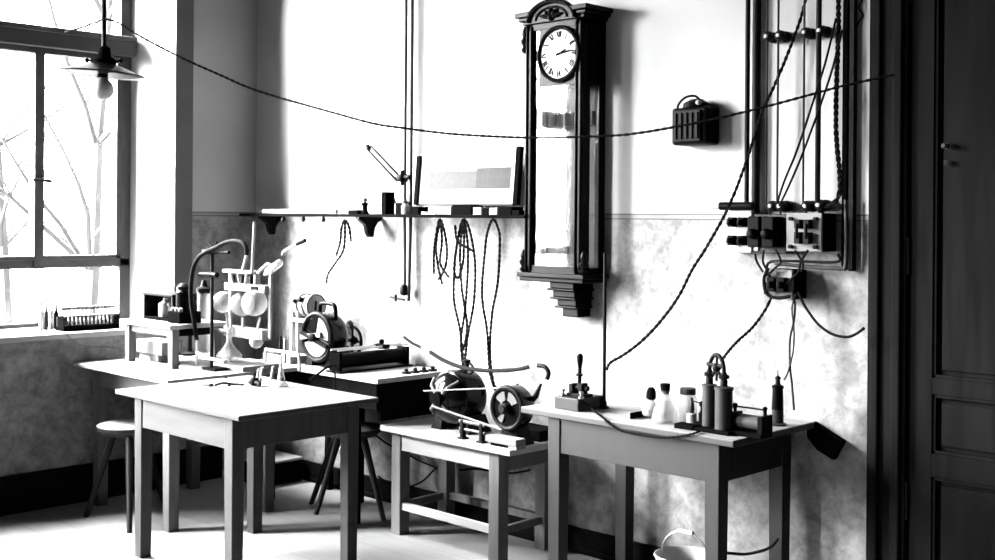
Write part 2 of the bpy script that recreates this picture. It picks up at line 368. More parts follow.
table('work_table', 'pale wooden table against the window wall carrying the glass pump', 'table', -6.04, -5.06, 2.93, 3.69, .76, (-5.91, -5.19), (3.03, 3.59), .065, .64, .022, 'top', 'leg', 'wooden laboratory tables', ma='apron')
t5 = thing('work_table', 'wooden table at the back wall under the dark dynamo and rheostat', 'table', (-4.73, 3.92, 0), 'wooden laboratory tables')
MB().box((-5.46, 3.695, .735), (-4.42, 4.185, .76)).build('tabletop', 'top', t5, bevel=.003)
MB().box((-5.44, 3.715, .60), (-4.45, 3.74, .735)).build('apron', 'stain', t5); MB().box((-4.475, 3.74, .545), (-4.45, 4.17, .735)).build('apron', 'stain', t5)
MB().box((-5.44, 3.74, .60), (-5.415, 4.17, .735)).build('apron', 'stain', t5)
MB().box((-5.30, 4.15, .69), (-4.48, 4.185, .735)).build('wall_batten', 'stain', t5)
for X, Y in ((-5.0, 4.06), (-5.36, 4.13), (-4.66, 3.76), (-5.40, 3.76)):
    MB().box((X - .02, Y - .018, 0), (X + .02, Y + .018, .735)).build('leg', 'stain', t5, bevel=.003)
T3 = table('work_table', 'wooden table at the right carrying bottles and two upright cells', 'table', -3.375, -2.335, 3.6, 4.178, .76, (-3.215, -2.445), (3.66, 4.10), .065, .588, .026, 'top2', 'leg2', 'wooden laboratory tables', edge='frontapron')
# low bench
bn = thing('bench', 'low pale wooden bench carrying two dark motors', 'bench', (-4.03, 3.97, 0))
MB().box((-4.47, 3.755, .497), (-3.585, 4.165, .525)).build('bench_top', 'top', bn, bevel=.004)
MB().box((-4.37, 3.785, .412), (-3.70, 3.807, .497)).build('apron', 'top', bn, bevel=.002); MB().box((-4.37, 4.118, .412), (-3.70, 4.14, .497)).build('apron', 'leg', bn, bevel=.002)
for X in (-4.398, -3.692): MB().box((X, 3.80, .412), (X + .022, 4.13, .497)).build('apron', 'leg', bn, bevel=.002)
for X in (-4.375, -3.705):
    for Y in (3.81, 4.118):
        MB().box((X - .032, Y - .032, 0), (X + .032, Y + .032, .497)).build('leg', 'leg', bn, bevel=.003)
MB().box((-4.35, 3.79, .122), (-3.73, 3.815, .158)).build('stretcher', 'top', bn, bevel=.002)
MB().box((-4.35, 4.105, .122), (-3.73, 4.13, .158)).build('stretcher', 'leg', bn, bevel=.002)
for X in (-4.385, -3.715): MB().box((X, 3.835, .12), (X + .022, 4.09, .155)).build('stretcher', 'leg', bn, bevel=.002)
# stools
def stool(label, c, z, feet):
    t = thing('stool', label, 'stool', (c[0], c[1], 0), 'round wooden stools')
    MB().lathe([(.10, 0), (.135, .004), (.14, .012), (.14, .02), (.156, .024), (.158, .03), (.158, .046)], (c[0], c[1], z - .05)).build('seat_rim', 'frontleg', t)  # seat side coloured darker than the top to paint its shade
    MB().lathe([(.158, .046), (.152, .051), (.02, .0515)], (c[0], c[1], z - .05)).build('seat', 'seat', t)
    for f in feet:
        f = Vector(f); p = Vector((c[0], c[1], 0)); k = p + (f - p) * .36; k.z = z - .045
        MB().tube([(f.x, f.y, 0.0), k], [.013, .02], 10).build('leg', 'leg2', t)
stool('round wooden stool with a pale seat under the left edge of the front table', (-5.59, 3.02), .475, [onZ(86, 517, 0), onZ(129.5, 533, 0), onZ(164, 503, 0), Vector((-5.86, 3.16, 0))])
stool('round wooden stool under the dynamo table, behind the front table leg', (-4.87, 3.9), .45, [onZ(311, 504, 0), onZ(316, 514.5, 0), onZ(384, 521, 0), onZ(358, 500, 0)])
# low box in the corner
cr = thing('crate', 'low dark box with a pale lid on the floor in the far corner', 'box', (-5.82, 4.0, 0))
MB().box((-6.0, 3.88, 0), (-5.645, 4.155, .125)).build('box_body', 'base', cr, bevel=.003)
MB().box((-6.0, 3.88, .125), (-5.64, 4.155, .14)).build('lid', 'top', cr, bevel=.003)

# ------------------------------------------------------------------ pendant lamp and the long cord
RT = Vector((CA, SA, 0))
lx, ly = -5.10, 2.61
la = thing('pendant_lamp', 'hanging lamp with a flat enamel shade and clear round bulb before the window', 'lamp', (lx, ly, 2.05))
ax = (Vector((0, 0, 1)) + RT * .07).normalized(); c0 = Vector((lx, ly, 2.195))
MB().tube([(lx - .004, ly - .004, ZC), (lx, ly, 2.8), (lx + .004, ly + .004, 2.30)], .011, 12).build('stem', 'iron', la)
MB().lathe([(.05, 0), (.06, .02), (.075, .07), (.05, .085), (.02, .09)], (lx, ly, ZC - .09), seg=20).build('ceiling_rose', 'iron', la)
MB().lathe([(.032, .05), (.178, .002), (.180, 0), (.178, -.003), (.032, .043)], c0, ax, 40).build('lamp_shade', 'shade', la)
MB().lathe([(.183, 0), (.185, .004), (.034, .056), (.034, .052)], c0 + ax * .001, ax, 40).build('shade_top', 'black', la)
MB().lathe([(.018, -.03), (.022, -.02), (.026, .03), (.052, .036), (.058, .062), (.046, .075), (.03, .085), (.026, .12), (.014, .13)], c0, ax, 24).build('lamp_socket', 'bakelite', la)
for s in (-1, 1): MB().tube([c0 + ax * .06 + RT * .045 * s, c0 + ax * .064 + RT * .075 * s], .006, 8).ball(c0 + ax * .064 + RT * .078 * s, .011, seg=10).build('thumb_screw', 'black', la)
MB().lathe([(.016, .075), (.017, .06), (.026, .045), (.041, .028), (.049, .008), (.050, -.008), (.046, -.024), (.036, -.038), (.02, -.048), (.006, -.051), (.002, -.053)], (lx, ly, 2.128)).build('bulb', 'whitebulb', la)
A1, B1 = (lx, ly), (-2.07, 4.12)
pts = [onX(65, 32, -6.40), onV(80, 28, (-6.4, 2.7), A1), onV(93, 23, (-6.4, 2.7), A1)]
pts += [onV(x, y, A1, B1) + Vector((.012, -.012, 0)) for x, y in ((104, 20), (113, 21), (122, 25), (140, 36), (180, 57), (220, 75), (258, 91), (330, 112), (375, 124), (402, 128), (440, 133), (480, 136), (540, 138), (610, 136), (640, 133), (675, 127), (720, 118), (780, 103), (835, 88), (866, 81), (903, 73))]
tag(twisted(MB(), pts, .0034, .06, 14).build('slung_cable', 'cord'), 'long dark cord slung from window past the lamp and clock to the door', 'cord')

# ------------------------------------------------------------------ regulator clock
x0, x1, yF, z0, z1 = -3.773, -3.42, 4.04, 1.294, 2.45
ck = thing('wall_clock', 'tall dark wooden regulator clock with white roman dial on the back wall', 'clock', (-3.597, 4.2, 1.10))
MB().box((x0 + .02, 4.17, z0), (x1 - .02, 4.199, z1)).build('back_board', 'clockback', ck)
m = MB(); 
m.box((x0, 4.155, z0), (x0 + .028, 4.2, z1)); m.box((x1 - .028, 4.155, z0), (x1, 4.2, z1))          # rear posts
m.box((x0, yF + .03, z0), (x0 + .028, yF + .052, z1)); m.box((x1 - .028, yF + .03, z0), (x1, yF + .052, z1))
for X in (x0, x1 - .028): m.box((X, yF + .03, z0), (X + .028, 4.2, z0 + .03)); m.box((X, yF + .03, 2.155), (X + .028, 4.2, z1))
m.box((x0, yF + .03, 2.42), (x1, 4.2, z1))
m.build('clock_case', 'darkwood', ck, bevel=.003)
dr = MB(); sw = .045
dr.box((x0, yF, z0), (x0 + sw, yF + .03, z1)); dr.box((x1 - sw, yF, z0), (x1, yF + .03, z1)); dr.box((x0, yF, z0), (x1, yF + .03, z0 + .035)); dr.box((x0, yF, 2.42), (x1, yF + .03, z1))
for X in (x0 + .012, x0 + sw - .006, x1 - sw + .006, x1 - .012): dr.cyl((X, yF - .002, z0 + .01), (X, yF - .002, z1 - .01), .007, seg=10)
dr = dr.build('clock_door', 'darkwood', ck, bevel=.003)
MB().box((x0 + sw - .004, yF + .012, z0 + .03), (x1 - sw + .004, yF + .016, 2.425)).build('door_glass', 'clockglass', dr)
m = MB()
for X in (x0 + .012, x1 - .015): m.box((X, yF + .048, z0 + .025), (X + .003, 4.157, 2.16))
m.build('side_glass', 'clockglass', ck)
m = MB()
for zz, zt, e in ((2.448, 2.465, .012), (2.465, 2.482, .028), (2.482, 2.505, .042)):
    m.box((x0 - e, yF + .03, zz), (x1 + e, 4.2, zt)); m.box((x0 - e, yF - e * .8, zz), (x0 + .05, yF + .03, zt)); m.box((x1 - .05, yF - e * .8, zz), (x1 + e, yF + .03, zt))
m.build('cornice', 'darkwood', ck, bevel=.004)
cx, zc, N = -3.597, 2.45, 24
def el(a, h, y, k=0): return [(cx + a * math.cos(PI * i / N), y, zc + k + h * math.sin(PI * i / N)) for i in range(N + 1)]
m = MB(); m.prism([(p[0] - cx, p[2] - zc) for p in el(.145, .088, 0)], (cx, yF - .02, zc), (1, 0, 0), (0, 0, 1), (0, .06, 0)); m.build('pediment', 'darkwood', ck)
MB().tube(el(.140, .086, yF - .024, .004), .012, 8).build('arch_moulding', 'darkwood', ck)
m = MB(); m.tube(el(.095, .055, yF - .022, .008), .006, 8)
for k in range(5):
    a = PI * (.12 + .76 * k / 4); m.tube([(cx, yF - .022, zc + .012), (cx + .04 * math.cos(a), yF - .03, zc + .012 + .03 * math.sin(a)), (cx + .075 * math.cos(a), yF - .022, zc + .012 + .045 * math.sin(a))], [.006, .010, .005], 8)
m.ball((cx, yF - .025, zc + .014), .014, seg=12)
m.build('carved_crest', 'darkwood', ck)
MB().box((x0 + .085, yF + .002, 2.155), (x1 - sw + .004, yF + .011, 2.425)).build('dial_plate', 'darkwood', ck)
m = MB()
for zz, zt, e in ((1.256, 1.274, .018), (1.274, 1.296, .028)): m.box((x0 - e, yF - e * .8, zz), (x1 + e, 4.2, zt))
m.build('base_moulding', 'darkwood', ck, bevel=.005)
m = MB()
for zz, zt, a, b, f in ((1.226, 1.256, -3.63, -3.485, 4.06), (1.216, 1.226, -3.64, -3.475, 4.05), (1.186, 1.216, -3.625, -3.49, 4.075), (1.176, 1.186, -3.635, -3.48, 4.065), (1.146, 1.176, -3.61, -3.495, 4.09), (1.136, 1.146, -3.62, -3.485, 4.08), (1.095, 1.136, -3.595, -3.50, 4.11)): m.box((a, f, zz), (b, 4.2, zt))
m.build('corbel', 'darkwood', ck, bevel=.006)
for X, za in ((x0 - .008, 1.296), (x0 - .008, 2.32), (x1 + .006, 1.296) ):
    k = 1 if za < 2 else 1.2
    MB().lathe([(.008, 0), (.017, .006 * k), (.02, .016 * k), (.011, .026 * k), (.02, .04 * k), (.022, .05 * k), (.012, .062 * k), (.016, .072 * k), (.015, .085 * k), (.006, .105 * k)], (X, yF + .006, za), seg=14).build('turned_finial', 'darkwood', ck)
dx, dy, dz = onY(559, 54, yF - .006).x, yF - .003, onY(559, 54, yF - .006).z
dial = MB().lathe([(.117, .012), (.117, -.004), (.0, -.0041)], (dx, dy, dz), (0, 1, 0), 48).build('dial', 'enamel', ck)
MB().torus((dx, dy - .006, dz), (0, 1, 0), .121, .0105, 48, 8).build('bezel', 'darkwood', ck)
y2 = dy - .0055
ri = MB(); ri.torus((dx, y2, dz), (0, 1, 0), .075, .0009, 48, 4); ri.torus((dx, y2, dz), (0, 1, 0), .108, .0009, 48, 4); ri.torus((dx, y2, dz - .042), (0, 1, 0), .017, .0009, 24, 4)
ri.build('minute_track', 'ink', dial)
CH = {'I': .0075, 'V': .017, 'X': .017}
def stroke(a, u0, r0, u1, r1, w):
    w *= 1.5
    def P(u, r): return Vector((dx + r * math.sin(a) + u * math.cos(a), y2, dz + r * math.cos(a) - u * math.sin(a)))
    nm.bar(P(u0, r0), P(u1, r1), w, .0012, up=(0, 1, 0))
for k, s in enumerate('XII I II III IIII V VI VII VIII IX X XI'.split()):
    nm = MB(); a = 2 * PI * k / 12; W = sum(CH[c] for c in s); u = -W / 2; r0, r1 = .077, .104
    for c in s:
        w = CH[c]; m_ = u + w / 2
        if c == 'I': stroke(a, m_, r0, m_, r1, .0036)
        if c == 'V': stroke(a, u + .002, r1, m_, r0, .0042); stroke(a, u + w - .002, r1, m_, r0, .0016)
        if c == 'X': stroke(a, u + .002, r1, u + w - .002, r0, .0042); stroke(a, u + w - .002, r1, u + .002, r0, .0016)
        u += w
    nm.build('numeral', 'ink', dial)
def hand(a, L, w, y, name):
    d_ = Vector((math.sin(a), 0, math.cos(a))); n_ = Vector((math.cos(a), 0, -math.sin(a))); c_ = Vector((dx, y, dz)); b = MB()
    b.prism([(-.018, -w), (-.018, w), (L * .7, w * 1.3), (L, 0), (L * .7, -w * 1.3)], c_, d_, n_, (0, -.0012, 0)); b.build(name, 'ink', dial)
hand(math.radians(82), .092, .0025, y2 - .003, 'minute_hand'); hand(math.radians(67), .055, .003, y2 - .0015, 'hour_hand')
MB().cyl((dx, y2, dz), (dx, y2 - .008, dz), .0055).build('hand_boss', 'ink', dial)
MB().box((x0 + .085, 4.10, 2.15), (x1 - .05, 4.15, 2.42)).build('movement', 'iron', ck)
m = MB(); m.box((x0 + .075, 4.14, 1.975), (x1 - .03, 4.168, 2.04))
for k in range(4): m.cyl((x0 + .10 + .06 * k, 4.135, 1.977), (x0 + .10 + .06 * k, 4.135, 2.038), .012, seg=12)
m.build('transom_band', 'iron', ck)  # added dark bar repeats the window transom mirrored in the door glass
m = MB(); m.cyl((-3.60, 4.12, 2.15), (-3.60, 4.12, 1.47), .004, seg=8); m.build('pendulum_rod', 'steel', ck)
MB().lathe([(.001, -.016), (.03, -.013), (.043, 0), (.03, .013), (.001, .016)], (-3.60, 4.12, 1.46), (0, 1, 0), 28).build('pendulum_bob', 'brass', ck)
m = MB(); m.box((-3.68, 4.11, 1.32), (-3.52, 4.165, 1.345)); m.lathe([(.01, 0), (.012, .03), (.004, .045), (.003, .07)], (-3.58, 4.13, 1.345), seg=10); m.ball((-3.65, 4.13, 1.36), .018, seg=10); m.build('beat_scale', 'iron', ck)

# ------------------------------------------------------------------ shelf and what stands on it
ZS2 = 1.563
sh = thing('wall_shelf', 'long narrow wooden shelf along the back wall left of the clock', 'shelf', (-4.9, 4.2, 1.45))
MB().box((-6.12, 4.02, ZS2 - .016), (-3.755, 4.125, ZS2)).build('shelf_board', 'stain', sh, bevel=.002)
for X in (-5.93, onY(358, 225, 4.04).x):
    MB().prism([(0, 0), (-.165, 0), (-.165, -.012), (-.135, -.03), (-.112, -.045), (-.10, -.09), (-.085, -.11), (-.06, -.108), (-.052, -.06), (-.03, -.03), (0, -.016)], (X - .014, 4.199, ZS2 - .016), (0, 1, 0), (0, 0, 1), (.028, 0, 0)).build('bracket', 'darkwood', sh)
for px in (282, 302, 322):
    p = onY(px, 221, 4.035); MB().lathe([(.007, 0), (.012, -.012), (.013, -.022), (.005, -.03)], (p.x, 4.045, ZS2 - .016), seg=10).build('peg', 'darkwood', sh)
def sx(px, Y=4.06): return onY(px, 213, Y).x
def on_shelf(name, px0, px1, h, m, label, cat, y0=4.035, y1=4.105, **k):
    return tag(MB().box((sx(px0, y0), y0, ZS2), (sx(px1, y0), y1, ZS2 + h)).build(name, m, bevel=.002), label, cat, **k)
m = MB(); m.tube([(sx(262), 4.07, ZS2 + .013), (sx(338), 4.05, ZS2 + .013)], .0125, 14)
tag(m.build('paper_roll', 'paper'), 'long thin white roll lying on the left end of the shelf', 'roll')
on_shelf('small_block', 348, 357, .022, 'bakelite', 'flat dark block on the shelf left of the dark terminal post', 'block')
p = thing('terminal_post', 'dark turned terminal post standing over the shelf bracket', 'terminal', (sx(363.5), 4.07, ZS2))
MB().lathe([(.021, 0), (.021, .012), (.016, .016), (.014, .045), (.019, .05), (.018, .06), (.008, .064)], (sx(363.5), 4.07, ZS2), seg=16).build('post_body', 'bakelite', p)
MB().lathe([(.008, .06), (.008, .07), (.014, .072), (.014, .08), (.004, .086), (.003, .10)], (sx(363.5), 4.07, ZS2), seg=12).build('screw', 'zinc', p)
p = thing('card_box', 'tall mottled card box with a dark side, left of the wall pipes', 'box', (sx(380), 4.07, ZS2))
MB().box((sx(373, 4.04), 4.04, ZS2), (sx(381.5, 4.04), 4.11, ZS2 + .118)).build('box_front', 'card', p, bevel=.002)
MB().box((sx(381.5, 4.04), 4.045, ZS2), (sx(384.5, 4.04), 4.11, ZS2 + .118)).build('box_side', 'bakelite', p)
p = thing('small_switch', 'black switch with a little lever on the shelf in front of the pipes', 'switch', (sx(399), 4.06, ZS2))
MB().box((sx(395, 4.035), 4.035, ZS2), (sx(403, 4.035), 4.085, ZS2 + .06)).build('switch_body', 'bakelite', p, bevel=.003)
MB().tube([(sx(397), 4.05, ZS2 + .058), (sx(396), 4.045, ZS2 + .085)], .005).build('lever', 'bakelite', p)
p = thing('jar', 'small white jar with a lid on the shelf just right of the pipes', 'jar', (sx(407), 4.05, ZS2))
MB().lathe([(.018, 0), (.022, .005), (.022, .045), (.016, .05), (.016, .058)], (sx(407), 4.05, ZS2), seg=18).build('jar_body', 'porc', p)
MB().lathe([(.019, .058), (.019, .068), (.006, .07), (.008, .08)], (sx(407), 4.05, ZS2), seg=16).build('lid', 'zinc', p)
on_shelf('small_block', 411.5, 418, .04, 'bakelite', 'black cube on the shelf between the white jar and the print', 'block')
on_shelf('paper_packet', 421, 435, .013, 'paper', 'flat white packet lying on the shelf under the left corner of the print', 'packet')
on_shelf('pale_box', 436, 451, .04, 'palegrey', 'pale grey box under the print', 'box', 4.03, 4.075)
on_shelf('black_box', 452, 471, .049, 'bakelite', 'long black box under the middle of the print', 'box', 4.03, 4.115)
on_shelf('white_box', 473, 481, .035, 'paper', 'white cube between the long black box and the small black cube', 'box', 4.03, 4.07)
on_shelf('small_block', 482, 488, .033, 'bakelite', 'small black cube under the print between two white boxes', 'block', 4.03, 4.06)
on_shelf('white_box', 489, 497, .033, 'paper', 'white box right of the small black cube under the print', 'box', 4.03, 4.07)
on_shelf('black_box', 498, 511, .038, 'bakelite', 'black box near the clock at the right end of the shelf', 'box', 4.03, 4.115)
on_shelf('black_case', 512, 519, .022, 'leather', 'low black case at the very end of the shelf by the clock', 'case', 4.022, 4.06)
# print leaning on the wall
fr = thing('framed_print', 'white board with a grey printed band leaning over the shelf', 'picture', (-4.22, 4.10, ZS2 + .05))
def pb(x, z, o=0):                        # point on the leaning board: x along, z up, o out of its face
    zb = ZS2 + .052; return Vector((x, 4.105 + (z - zb) * .09 - o, z + o * .09))
def slab(a, b, z0, z1, o0, o1): return MB().hexa([pb(a, z0, o1), pb(b, z0, o1), pb(b, z0, o0), pb(a, z0, o0), pb(a, z1, o1), pb(b, z1, o1), pb(b, z1, o0), pb(a, z1, o0)])
zb = ZS2 + .052
slab(-4.585, -3.895, zb, zb + .262, 0, .012).build('board', 'paper', fr)
slab(-4.605, -4.578, zb - .004, zb + .25, -.002, .022).build('frame_edge', 'bakelite', fr); slab(-3.895, -3.868, zb - .004, zb + .275, -.006, .02).build('frame_edge', 'bakelite', fr)
slab(-4.585, -3.895, zb - .008, zb + .002, -.002, .016).build('frame_edge', 'greypaper', fr)
slab(-4.50, -4.16, zb + .075, zb + .165, .012, .0135).build('printed_band', 'printpale', fr); slab(-4.16, -3.925, zb + .075, zb + .178, .012, .0135).build('printed_band', 'greypaper', fr)

# cords hung under the shelf
def hang(label, loops, m='cord', r=.0042, Y=4.03):
    b = MB()
    for L in loops: twisted(b, [onY(x, y, Y + .012 * (i % 2)) for i, (x, y) in enumerate(L)], r, .05, 10)
    tag(b.build('hanging_cord', m), label, 'cord', 'cords hung under the shelf')
hang('short dark looped cord hanging from the shelf left of the bracket', [[(336, 256), (340, 243), (341.5, 228), (345, 220), (349, 227), (351, 241)], [(345, 221), (344, 248), (336, 262), (328, 274), (326.5, 284)]])
hang('short bundle of dark cord hanging under the left part of the print', [[(434, 274), (434, 250), (437, 230), (440, 219), (444, 230), (447, 250), (445, 268), (438, 280)], [(440, 219), (436, 245), (438, 265), (442, 284)], [(440, 219), (442, 240), (440, 262), (445, 272), (449, 277)]])
hang('long tangled bundle of dark cord hanging under the middle of the print', [[(464, 368), (460, 330), (454, 300), (455, 260), (459, 232), (464, 219), (470, 232), (475, 262), (474, 300), (468, 335), (464, 368)], [(464, 219), (458, 240), (454, 268), (458, 278), (463, 262), (464, 240), (464, 219)], [(464, 219), (460, 250), (462, 290), (467, 325), (463, 352)], [(464, 219), (468, 250), (466, 300), (461, 340), (463, 366)], [(455, 225), (457, 240), (466, 247), (475, 252)]])
hang('long doubled dark cord hanging in an arch nearest the clock', [[(497, 396), (490, 372), (487, 330), (482, 295), (485, 250), (488, 230), (493, 219), (498, 228), (500, 240), (498, 280), (492, 315), (490, 350), (493, 380), (499, 393)]])
# gas pipe
gp = thing('gas_pipe', 'pair of thin vertical wall pipes with a folding arm above the shelf', 'pipe', (-4.73, 4.16, 1.08))
Xa, Xb = onY(405.5, 100, 4.16).x, onY(410.8, 100, 4.16).x
a = onY(401, 288, 4.16); b = onY(407.5, 300, 4.16)
MB().tube([(a.x + .03, 4.16, a.z), (Xa, 4.16, 1.6), (Xa, 4.16, ZC)], .0085, 12).build('pipe', 'zinc', gp)
MB().tube([(Xb - .01, 4.165, 1.10), (Xb, 4.165, 1.6), (Xb, 4.165, ZC)], .0095, 12).build('pipe', 'zinc', gp)
j = onY(405, 178, 4.13)
m = MB(); m.lathe([(.015, 0), (.026, .008), (.026, .035), (.016, .042), (.02, .055), (.012, .06)], (j.x - .01, 4.15, j.z), (0, -1, 0), 16); m.tube([(j.x - .06, 4.12, j.z - .005), (j.x + .05, 4.12, j.z + .005)], .013, 10); m.cyl((j.x, 4.11, j.z - .04), (j.x, 4.11, j.z + .04), .011)
m.build('valve', 'iron', gp)
for px in ((367.5, 149.5, 396, 180), (371, 146, 399, 176)): MB().tube([onY(px[0], px[1], 4.02), onY(px[2], px[3], 4.11)], [.006, .0075], 8).build('arm_rod', 'zinc', gp)
e0 = onY(368.5, 148, 4.02); m = MB(); m.lathe([(.012, -.012), (.015, 0), (.01, .018)], e0, (-.6, 0, .8), 12); m.build('arm_tip', 'iron', gp)
m = MB(); m.lathe([(.012, -.04), (.024, -.03), (.026, 0), (.014, .02)], (a.x + .03, 4.155, a.z), seg=14); m.tube([(b.x - .09, 4.12, b.z + .012), (b.x + .01, 4.13, b.z + .003)], .008, 8); m.cyl((b.x - .05, 4.12, b.z - .01), (b.x - .05, 4.12, b.z + .03), .008)
m.build('tap', 'iron', gp)
# small dark wall box right of the clock
wb = thing('wall_box', 'black ribbed metal box on the bare wall between clock and wiring', 'electrical box', (-2.89, 4.2, 1.86))
MB().box((-2.98, 4.10, 1.862), (-2.80, 4.199, 2.02)).build('box_body', 'black', wb, bevel=.012)
m = MB(); m.box((-2.955, 4.085, 1.875), (-2.825, 4.10, 2.005))
for k in range(5): m.box((-2.95 + .027 * k, 4.078, 1.885), (-2.94 + .027 * k, 4.086, 1.995))
m.build('cover', 'iron', wb, bevel=.002)
MB().lathe([(.06, 0), (.055, .02), (.03, .035), (.012, .04)], (-2.885, 4.15, 2.018), seg=20).build('box_cap', 'black', wb)
m = MB(); m.tube([(-2.955, 4.12, 2.0), (-2.945, 4.1, 2.03), (-2.91, 4.1, 2.06), (-2.87, 4.11, 2.066), (-2.85, 4.12, 2.05)], .005, 8, 6); m.build('wire_loop', 'rubber', wb)
MB().ball((-2.852, 4.115, 2.035), .014, seg=12).build('terminal_knob', 'porc', wb)
# ------------------------------------------------------------------ wiring and switchboard
def wx(px, Y=4.17): return onY(px, 120, Y).x
for px, r, zb_, lab in ((746.5, .010, 1.60, 'thin dark conduit, leftmost upright of the wall wiring'), (755.5, .017, 1.58, 'thick dark conduit beside the leftmost upright of the wall wiring')):
    tag(MB().tube([(wx(px), 4.175, zb_), (wx(px), 4.175, ZC)], r, 12).build('conduit', 'iron'), lab, 'conduit', 'upright conduits of the wall wiring')
tag(MB().box((wx(840.5), 4.183, 1.36), (wx(845.0), 4.2, ZC)).build('conduit', 'stain'), 'flat dark wiring strip with the twisted cord beside it', 'conduit', 'upright conduits of the wall wiring')
tag(MB().box((wx(849), 4.172, 1.355), (wx(853), 4.2, ZC)).build('conduit', 'iron'), 'wide dark wiring strip nearest the door', 'conduit', 'upright conduits of the wall wiring')
for px, top, lab in ((766, 33, 'leftmost thin upright wire between the insulators'), (777, 33, 'second thin upright wire from the left between the insulators'), (803, 31, 'third thin upright wire from the left between the insulators'), (817.5, 28, 'thick upright wire nearest the door between the insulators')):
    X = wx(px, 4.12); r = .0045 if px < 817 else .011
    tag(MB().tube([(X, 4.125, ZC), (X, 4.125, 2.3), (X, 4.125, 1.62), (X + .01, 4.15, 1.55)], r, 8).build('upright_wire', 'wire' if px != 817.5 else 'iron'), lab, 'wire', 'upright wires of the wall wiring')
def insulator(px, py, lab):
    p = onY(px, py, 4.11); t = thing('insulator', lab, 'insulator', (p.x, 4.2, p.z), 'insulators of the wall wiring')
    MB().lathe([(.016, 0), (.022, .01), (.022, .03), (.014, .038), (.014, .048), (.022, .055), (.021, .075), (.012, .082)], (p.x, 4.2, p.z), (0, -1, 0), 16).build('knob_body', 'iron', t)
    MB().lathe([(.008, 0), (.0075, .006), (.003, .007)], (p.x, 4.118, p.z), (0, -1, 0), 14).build('porcelain_tip', 'porc', t)
for i, px in enumerate(((765, 36), (777, 35), (803, 32), (818, 30))): insulator(px[0], px[1], 'round insulator in the upper row, ' + ['leftmost', 'second from left', 'third from left', 'rightmost'][i])
for i, px in enumerate(((769, 206), (778, 206), (804, 206), (817, 205))): insulator(px[0], px[1], 'round insulator just above the fuse boards, ' + ['leftmost', 'second from left', 'third from left', 'rightmost'][i])
def plat(px0, px1, py0, py1, Y0): a = onY(px0, py0, Y0); b = onY(px1, py1, Y0); return a.x, b.x, b.z, a.z
# left fuse block
a, b, c, e = plat(728, 750, 209, 253, 4.13)
f = thing('fuse_board', 'white porcelain board with four dark cartridge clips, leftmost of the switchgear', 'fuse board', ((a + b) / 2, 4.2, c))
MB().box((a, 4.14, c), (b, 4.199, e)).build('porcelain_base', 'porc', f, bevel=.004)
for i in range(2):
    for k in range(2):
        x = a + (b - a) * (.12 + .46 * i); z = e - (e - c) * (.30 + .42 * k)
        m = MB(); m.box((x, 4.105, z - .020), (x + (b - a) * .25, 4.14, z + .020)); m.cyl((x + .012, 4.10, z - .012), (x + .015, 4.10, z + .012), .012, seg=12); m.build('cartridge_clip', 'black', f, bevel=.003)
m = MB(); m.cyl((a - .03, 4.12, e + .012), (b + .02, 4.12, e + .012), .017, seg=14); m.build('tube_fuse', 'black', f)
MB().cyl((a - .065, 4.12, e + .012), (a - .03, 4.12, e + .012), .014, seg=14).build('tube_end', 'porc', f)
# middle block
a, b, c, e = plat(753, 785, 214, 254, 4.13)
f = thing('fuse_board', 'dark double fuse block between the two pale porcelain boards', 'fuse board', ((a + b) / 2, 4.2, c))
MB().box((a, 4.14, c), (b, 4.199, e)).build('base_plate', 'zinc', f, bevel=.004)
for i in range(2):
    x = a + (b - a) * (.12 + .44 * i)
    m = MB(); m.box((x, 4.06, c + .025), (x + (b - a) * .36, 4.14, e - .01)); m.lathe([(.022, 0), (.02, .02), (.012, .028)], (x + (b - a) * .18, 4.06, (c + e) / 2), (0, -1, 0), 14); m.build('fuse_holder', 'black', f, bevel=.005)
m = MB(); m.box((a + .004, 4.13, c + .01), (a + .022, 4.14, e - .03)); m.build('porcelain_strip', 'porc', f)
# right block
a, b, c, e = plat(786, 821, 213, 252, 4.08)
f = thing('switch_board', 'pale square switch panel with dark contacts, rightmost of the switchgear', 'switch board', ((a + b) / 2, 4.2, c))
MB().box((a, 4.095, c), (b, 4.199, e)).build('panel_box', 'stain', f, bevel=.003)
MB().box((a, 4.083, c), (b, 4.095, e)).build('marble_plate', 'palegrey', f, bevel=.002)
for i, (u, v, r) in enumerate(((.15, .85, .008), (.85, .85, .008), (.15, .12, .008), (.85, .12, .008))): MB().cyl((a + (b - a) * u, 4.085, c + (e - c) * v), (a + (b - a) * u, 4.07, c + (e - c) * v), r, seg=10).build('plate_screw', 'black', f)
for u in (.42, .68):
    m = MB(); X = a + (b - a) * u; m.box((X - .012, 4.05, c + .03), (X + .012, 4.085, c + .075)); m.box((X - .012, 4.05, e - .06), (X + .012, 4.085, e - .025)); m.cyl((X, 4.05, c + .05), (X, 4.05, e - .04), .007, seg=10); m.build('knife_contact', 'iron', f, bevel=.002)
# bent pipe tray under the boards
p = [onY(x, y, 4.14) for x, y in ((846, 200), (846, 262), (842, 268), (835, 268.5), (800, 266), (775, 263))]
tag(MB().tube(p, .008, 10, 6).build('bent_pipe', 'zinc'), 'thin bent pipe turning left under the switch panel', 'pipe')
p = [onY(x, y, 4.15) for x, y in ((838, 254), (836, 262), (790, 261), (770, 262), (766, 270))]
tag(MB().tube(p, .006, 10, 6).build('bent_pipe', 'iron'), 'short dark bent pipe running over the small lower fuse box', 'pipe')
